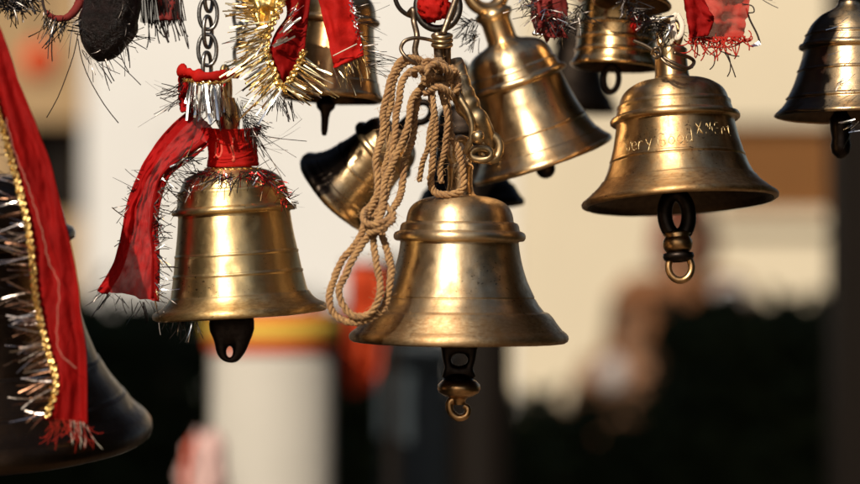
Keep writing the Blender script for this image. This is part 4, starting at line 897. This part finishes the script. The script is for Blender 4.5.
# people, far behind and out of focus
def skin_mesh(name, joints, bones, mat, parent, root=0, sub=1):
    me = bpy.data.meshes.new(name); me.from_pydata([j[0] for j in joints], bones, [])
    o = bpy.data.objects.new(name, me); COL.objects.link(o); o.parent = parent
    md = o.modifiers.new('skin', 'SKIN'); md.use_smooth_shade = True
    for v, j in zip(me.skin_vertices[0].data, joints):
        r = j[1]; v.radius = r if isinstance(r, tuple) else (r, r)
    me.skin_vertices[0].data[root].use_root = True
    s2 = o.modifiers.new('sub', 'SUBSURF'); s2.levels = sub; s2.render_levels = sub
    me.materials.append(mat); return o
def person(label, x, d, h, face, clothes, scarf, legs, hold=None, lean=0, arms=None):
    t = thing('person', label, 'person', (wx(x,d), d, 0)); t['local'] = 1; t.rotation_euler = (0,0,radians(face)); u = h/1.7
    V = lambda a,b_,c_: Vector((a*u,b_*u,c_*u))
    hl = (arms or {}).get('l', (.30,-.05,.86)); hr = (arms or {}).get('r', (-.30,-.05,.86)); el = (arms or {}).get('le', (.27,.02,1.12)); er = (arms or {}).get('re', (-.27,.02,1.12))
    J = [(V(0,0,.92),(.15*u,.11*u)),(V(0,lean*.3,1.12),(.135*u,.10*u)),(V(0,lean*.6,1.32),(.16*u,.11*u)),(V(0,lean,1.44),(.075*u,.07*u)),(V(0,lean-.01,1.50),.05*u),(V(0,lean-.02,1.57),(.07*u,.085*u)),(V(0,lean-.02,1.66),(.065*u,.08*u)),
         (V(.18,lean*.9,1.40),.06*u),(V(*el),.042*u),(V(*hl),.027*u),(V(-.18,lean*.9,1.40),.06*u),(V(*er),.042*u),(V(*hr),.027*u),
         (V(.095,0,.86),.09*u),(V(.11,-.02,.48),.058*u),(V(.11,.02,.09),.04*u),(V(.12,-.13,.035),.034*u),(V(-.095,0,.86),.09*u),(V(-.11,-.02,.48),.058*u),(V(-.11,.02,.09),.04*u),(V(-.12,-.13,.035),.034*u)]
    Bn = [(0,1),(1,2),(2,3),(3,4),(4,5),(5,6),(2,7),(7,8),(8,9),(2,10),(10,11),(11,12),(0,13),(13,14),(14,15),(15,16),(0,17),(17,18),(18,19),(19,20)]
    for w_, e_ in ((9,8),(12,11)):                          # palm and five fingers
        a = J[w_][0]; dv = (a - J[e_][0]).normalized(); sd = Vector((0,1,0)) - dv*dv.y; sd = sd.normalized() if sd.length > .1 else Vector((1,0,0)); nr = dv.cross(sd)
        pm = len(J); J.append((a + dv*.05*u, (.030*u,.016*u))); Bn.append((w_, pm))
        for q, ln in ((-.028,.062),(-.009,.078),(.010,.074),(.028,.060)):
            i0 = len(J); J.append((a + dv*.095*u + sd*q*u, .0095*u)); J.append((a + dv*(.095+ln*.55)*u + sd*q*1.1*u + nr*.008*u, .009*u)); J.append((a + dv*(.095+ln)*u + sd*q*1.1*u + nr*.022*u, .0075*u)); Bn += [(pm,i0),(i0,i0+1),(i0+1,i0+2)]
        i0 = len(J); J.append((a + dv*.05*u - sd*.045*u, .011*u)); J.append((a + dv*.085*u - sd*.06*u + nr*.01*u, .0085*u)); Bn += [(pm,i0),(i0,i0+1)]
    skin_mesh('body', J, Bn, M['skin'], t)
    # face
    m = MB(); hc_ = V(0,lean-.02,1.60)
    m.add([hc_+V(-.012,-.08,.0),hc_+V(.012,-.08,.0),hc_+V(0,-.085,.03),hc_+V(0,-.112,-.005)], [(0,1,3),(1,2,3),(2,0,3),(0,2,1)]); m.build('nose', M['skin'], t)
    for sx in (-1,1): 
        m = MB(); m.ball(hc_+V(.03*sx,-.083,.03), .010*u, 1.2,.7,.8, 10, 8); m.build('eye', M['hair'], t)
    m = MB(); m.tube([hc_+V(-.022,-.082,-.04), hc_+V(0,-.09,-.042), hc_+V(.022,-.082,-.04)], .006*u, 6); m.build('mouth', M['darkred'], t)
    # scarf / hair: shell round the back and top of the head
    m = MB(); vs = []; n_, mm = 32, 20
    for i in range(mm+1):
        f = i/mm; th = pi*.86*f
        for j in range(n_):
            a = 2*pi*j/n_; v = Vector((sin(th)*cos(a), sin(th)*sin(a), cos(th))); fr = max(0, -v.y)
            rr_ = .112 + .008*noise.noise(v*3); z_ = v.z*.135 + (.02 if fr > 0 else 0); 
            if fr > .35 and v.z < .45: v = v*.80
            vs.append(hc_ + V(v.x*rr_*(.98 + .55*max(0, -v.z)), v.y*rr_*1.05 + .016, z_*1.12 + .004))
    m.add(vs, [(i*n_+j, (i+1)*n_+j, (i+1)*n_+(j+1) % n_, i*n_+(j+1) % n_) for i in range(mm) for j in range(n_)
               if not (-.82 < (i/mm - .5)*2 < .9 and i > 7 and sin(2*pi*(j+.5)/n_) < -.55)]); m.build('head_scarf', scarf, t)
    # upper garment, sleeves, skirt or trousers as one draped surface each
    G = [(V(0,0,.80),(.20*u,.155*u)),(V(0,0,.95),(.185*u,.145*u)),(V(0,lean*.3,1.12),(.165*u,.13*u)),(V(0,lean*.6,1.32),(.185*u,.135*u)),(V(0,lean,1.45),(.095*u,.09*u)),(V(.19,lean*.9,1.40),.082*u),(V(*el),.064*u),(V(*hl).lerp(V(*el),.15),.052*u),(V(-.19,lean*.9,1.40),.082*u),(V(*er),.064*u),(V(*hr).lerp(V(*er),.15),.052*u)]
    skin_mesh('upper_garment', G, [(0,1),(1,2),(2,3),(3,4),(3,5),(5,6),(6,7),(3,8),(8,9),(9,10)], clothes, t)
    Lg = [(V(0,0,.90),(.165*u,.13*u)),(V(.10,0,.80),.105*u),(V(.11,-.02,.48),.08*u),(V(.11,.02,.12),.07*u),(V(-.10,0,.80),.105*u),(V(-.11,-.02,.48),.08*u),(V(-.11,.02,.12),.07*u)]
    skin_mesh('trousers', Lg, [(0,1),(1,2),(2,3),(0,4),(4,5),(5,6)], legs, t)
    return t
person('blurred person in an orange brown shawl and dark red head scarf behind the shrubs', 684, 7.4, 1.72, 10, M['shawl'], M['darkred'], M['trouser'], arms={'l':(.20,-.27,1.30),'r':(-.24,-.24,1.02),'le':(.30,-.06,1.12),'re':(-.27,.0,1.12)})
person('blurred shorter person in tan brown holding a white bundle', 632, 7.0, 1.40, -35, M['shawl2'], M['shawl'], M['trouser'], arms={'l':(.22,-.30,1.02),'r':(-.26,-.32,1.04),'le':(.29,-.04,1.10),'re':(-.29,-.04,1.10)})
m = MB(); crumple(m, 613, 374, 6.6, 12, 14, .25, 21, zs=.8); tag(m.build('white_bundle', M['whitecloth']), 'blurred white cloth bundle held by the shorter person', 'bundle')
m = MB(); crumple(m, 730, 296, 7.1, 15, 14, .25, 23, zs=.8); tag(m.build('white_bundle', M['whitecloth']), 'blurred greyish white bundle held up by the person with dark red head scarf', 'bundle')
# red lantern on the ochre house, striped bundle low left
t = thing('red_lantern', 'blurred red hanging lantern at the ochre house wall', 'lantern', P(40,92,7.9))
m = MB(); k = S(7.9); c_ = P(40,62,7.9); m.lathe([(1e-5,-20*k),(8*k,-19*k),(15*k,-13*k),(19*k,-3*k),(19*k,4*k),(14*k,14*k),(8*k,19*k),(1e-5,20*k)], 28, Matrix.Translation(c_)); m.build('shade', M['orangered'], t)
m = MB(); m.tube([c_ + Vector((0,0,19*k)), c_ + Vector((0,0,95*k))], .01, 6); m.tube([c_ + Vector((0,0,95*k)), c_ + Vector((0,.32,95*k))], .012, 6); m.build('cord', M['darkthread'], t)
t = thing('striped_bundle', 'blurred white cloth bundle with a red stripe on a stool beside the pillar', 'bundle', (wx(207,2.3),2.3,0))
m = MB(); crumple(m, 203, 486, 2.3, 19, 40, .42, 31, zs=.7); crumple(m, 212, 456, 2.3, 11, 20, .4, 35, zs=.7); m.build('cloth', M['pink'], t)
for xx in (-13,):
    m = MB(); q = [P(199-13*sin(a), 476-40*cos(a), 2.3-.022*sin(a)) for a in [.35+2.4*i/14 for i in range(15)]]; m.tube(q, 3.0*S(2.3), 8); m.build('stripe', M['orangered'], t)
m = MB(); m.box((wx(182,2.3),2.26,wz(520,2.3)-.03),(wx(234,2.3),2.34,wz(520,2.3)))
for sx in (186, 226): m.box((wx(sx,2.3),2.28,0),(wx(sx+4,2.3),2.32,wz(520,2.3)-.032))
m.build('stool', M['dark_wood'], t, smooth=False)

# unseen sheet on posts, added to keep the low planting in shade
t = thing('added_awning', 'unseen dark sheet on four posts added to shade the shrubs, above the picture', 'added_awning', (0,3.3,0))
m = MB(); m.box((-3.6,2.4,2.90),(2.6,4.3,2.93)); m.build('added_canopy', M['roof'], t, smooth=False)
for xx, yy in ((-3.5,2.5),(2.5,2.5),(-3.5,4.2),(2.5,4.2)):
    m = MB(); m.box((xx-.04,yy-.04,0),(xx+.04,yy+.04,2.897)); m.build('post', M['dark_wood'], t, smooth=False)  # posts of the added shade sheet, unseen too

for o in COL.objects:
    for key in ('local', 'front'):
        if key in o: del o[key]

# ------------------------------------------------------------------ light and camera
EL, AZ = 36, 24
w = bpy.data.worlds.new('World'); scene.world = w; w.use_nodes = True; nt = w.node_tree; bg = nt.nodes['Background']
sky = nt.nodes.new('ShaderNodeTexSky'); sky.sky_type = 'NISHITA'; sky.sun_disc = False; sky.sun_elevation = radians(EL); sky.sun_rotation = radians(180 + AZ); sky.dust_density = 3.0; sky.air_density = 1.0
nt.links.new(sky.outputs[0], bg.inputs[0]); bg.inputs[1].default_value = .068
sl = bpy.data.lights.new('sun', 'SUN'); sl.energy = 4.9; sl.angle = radians(.6); sl.color = (1,.91,.76)
so = bpy.data.objects.new('sun', sl); COL.objects.link(so)
sv = Vector((-sin(radians(AZ))*cos(radians(EL)), -cos(radians(AZ))*cos(radians(EL)), sin(radians(EL))))
so.rotation_euler = sv.to_track_quat('Z', 'Y').to_euler(); so.location = sv*5 + Vector((0,0,2))
cam = bpy.data.cameras.new('camera'); co_ = bpy.data.objects.new('camera', cam); COL.objects.link(co_)
co_.location = (0,0,CAMZ); co_.rotation_euler = (radians(90),0,0); cam.lens = 85; cam.sensor_width = 36; cam.clip_start = .05; cam.clip_end = 2000
cam.dof.use_dof = True; cam.dof.focus_distance = 1.18; cam.dof.aperture_fstop = 3.2; cam.dof.aperture_blades = 0
scene.camera = co_
scene.view_settings.view_transform = 'Standard'; scene.view_settings.look = 'None'; scene.view_settings.exposure = .08; scene.view_settings.gamma = 1
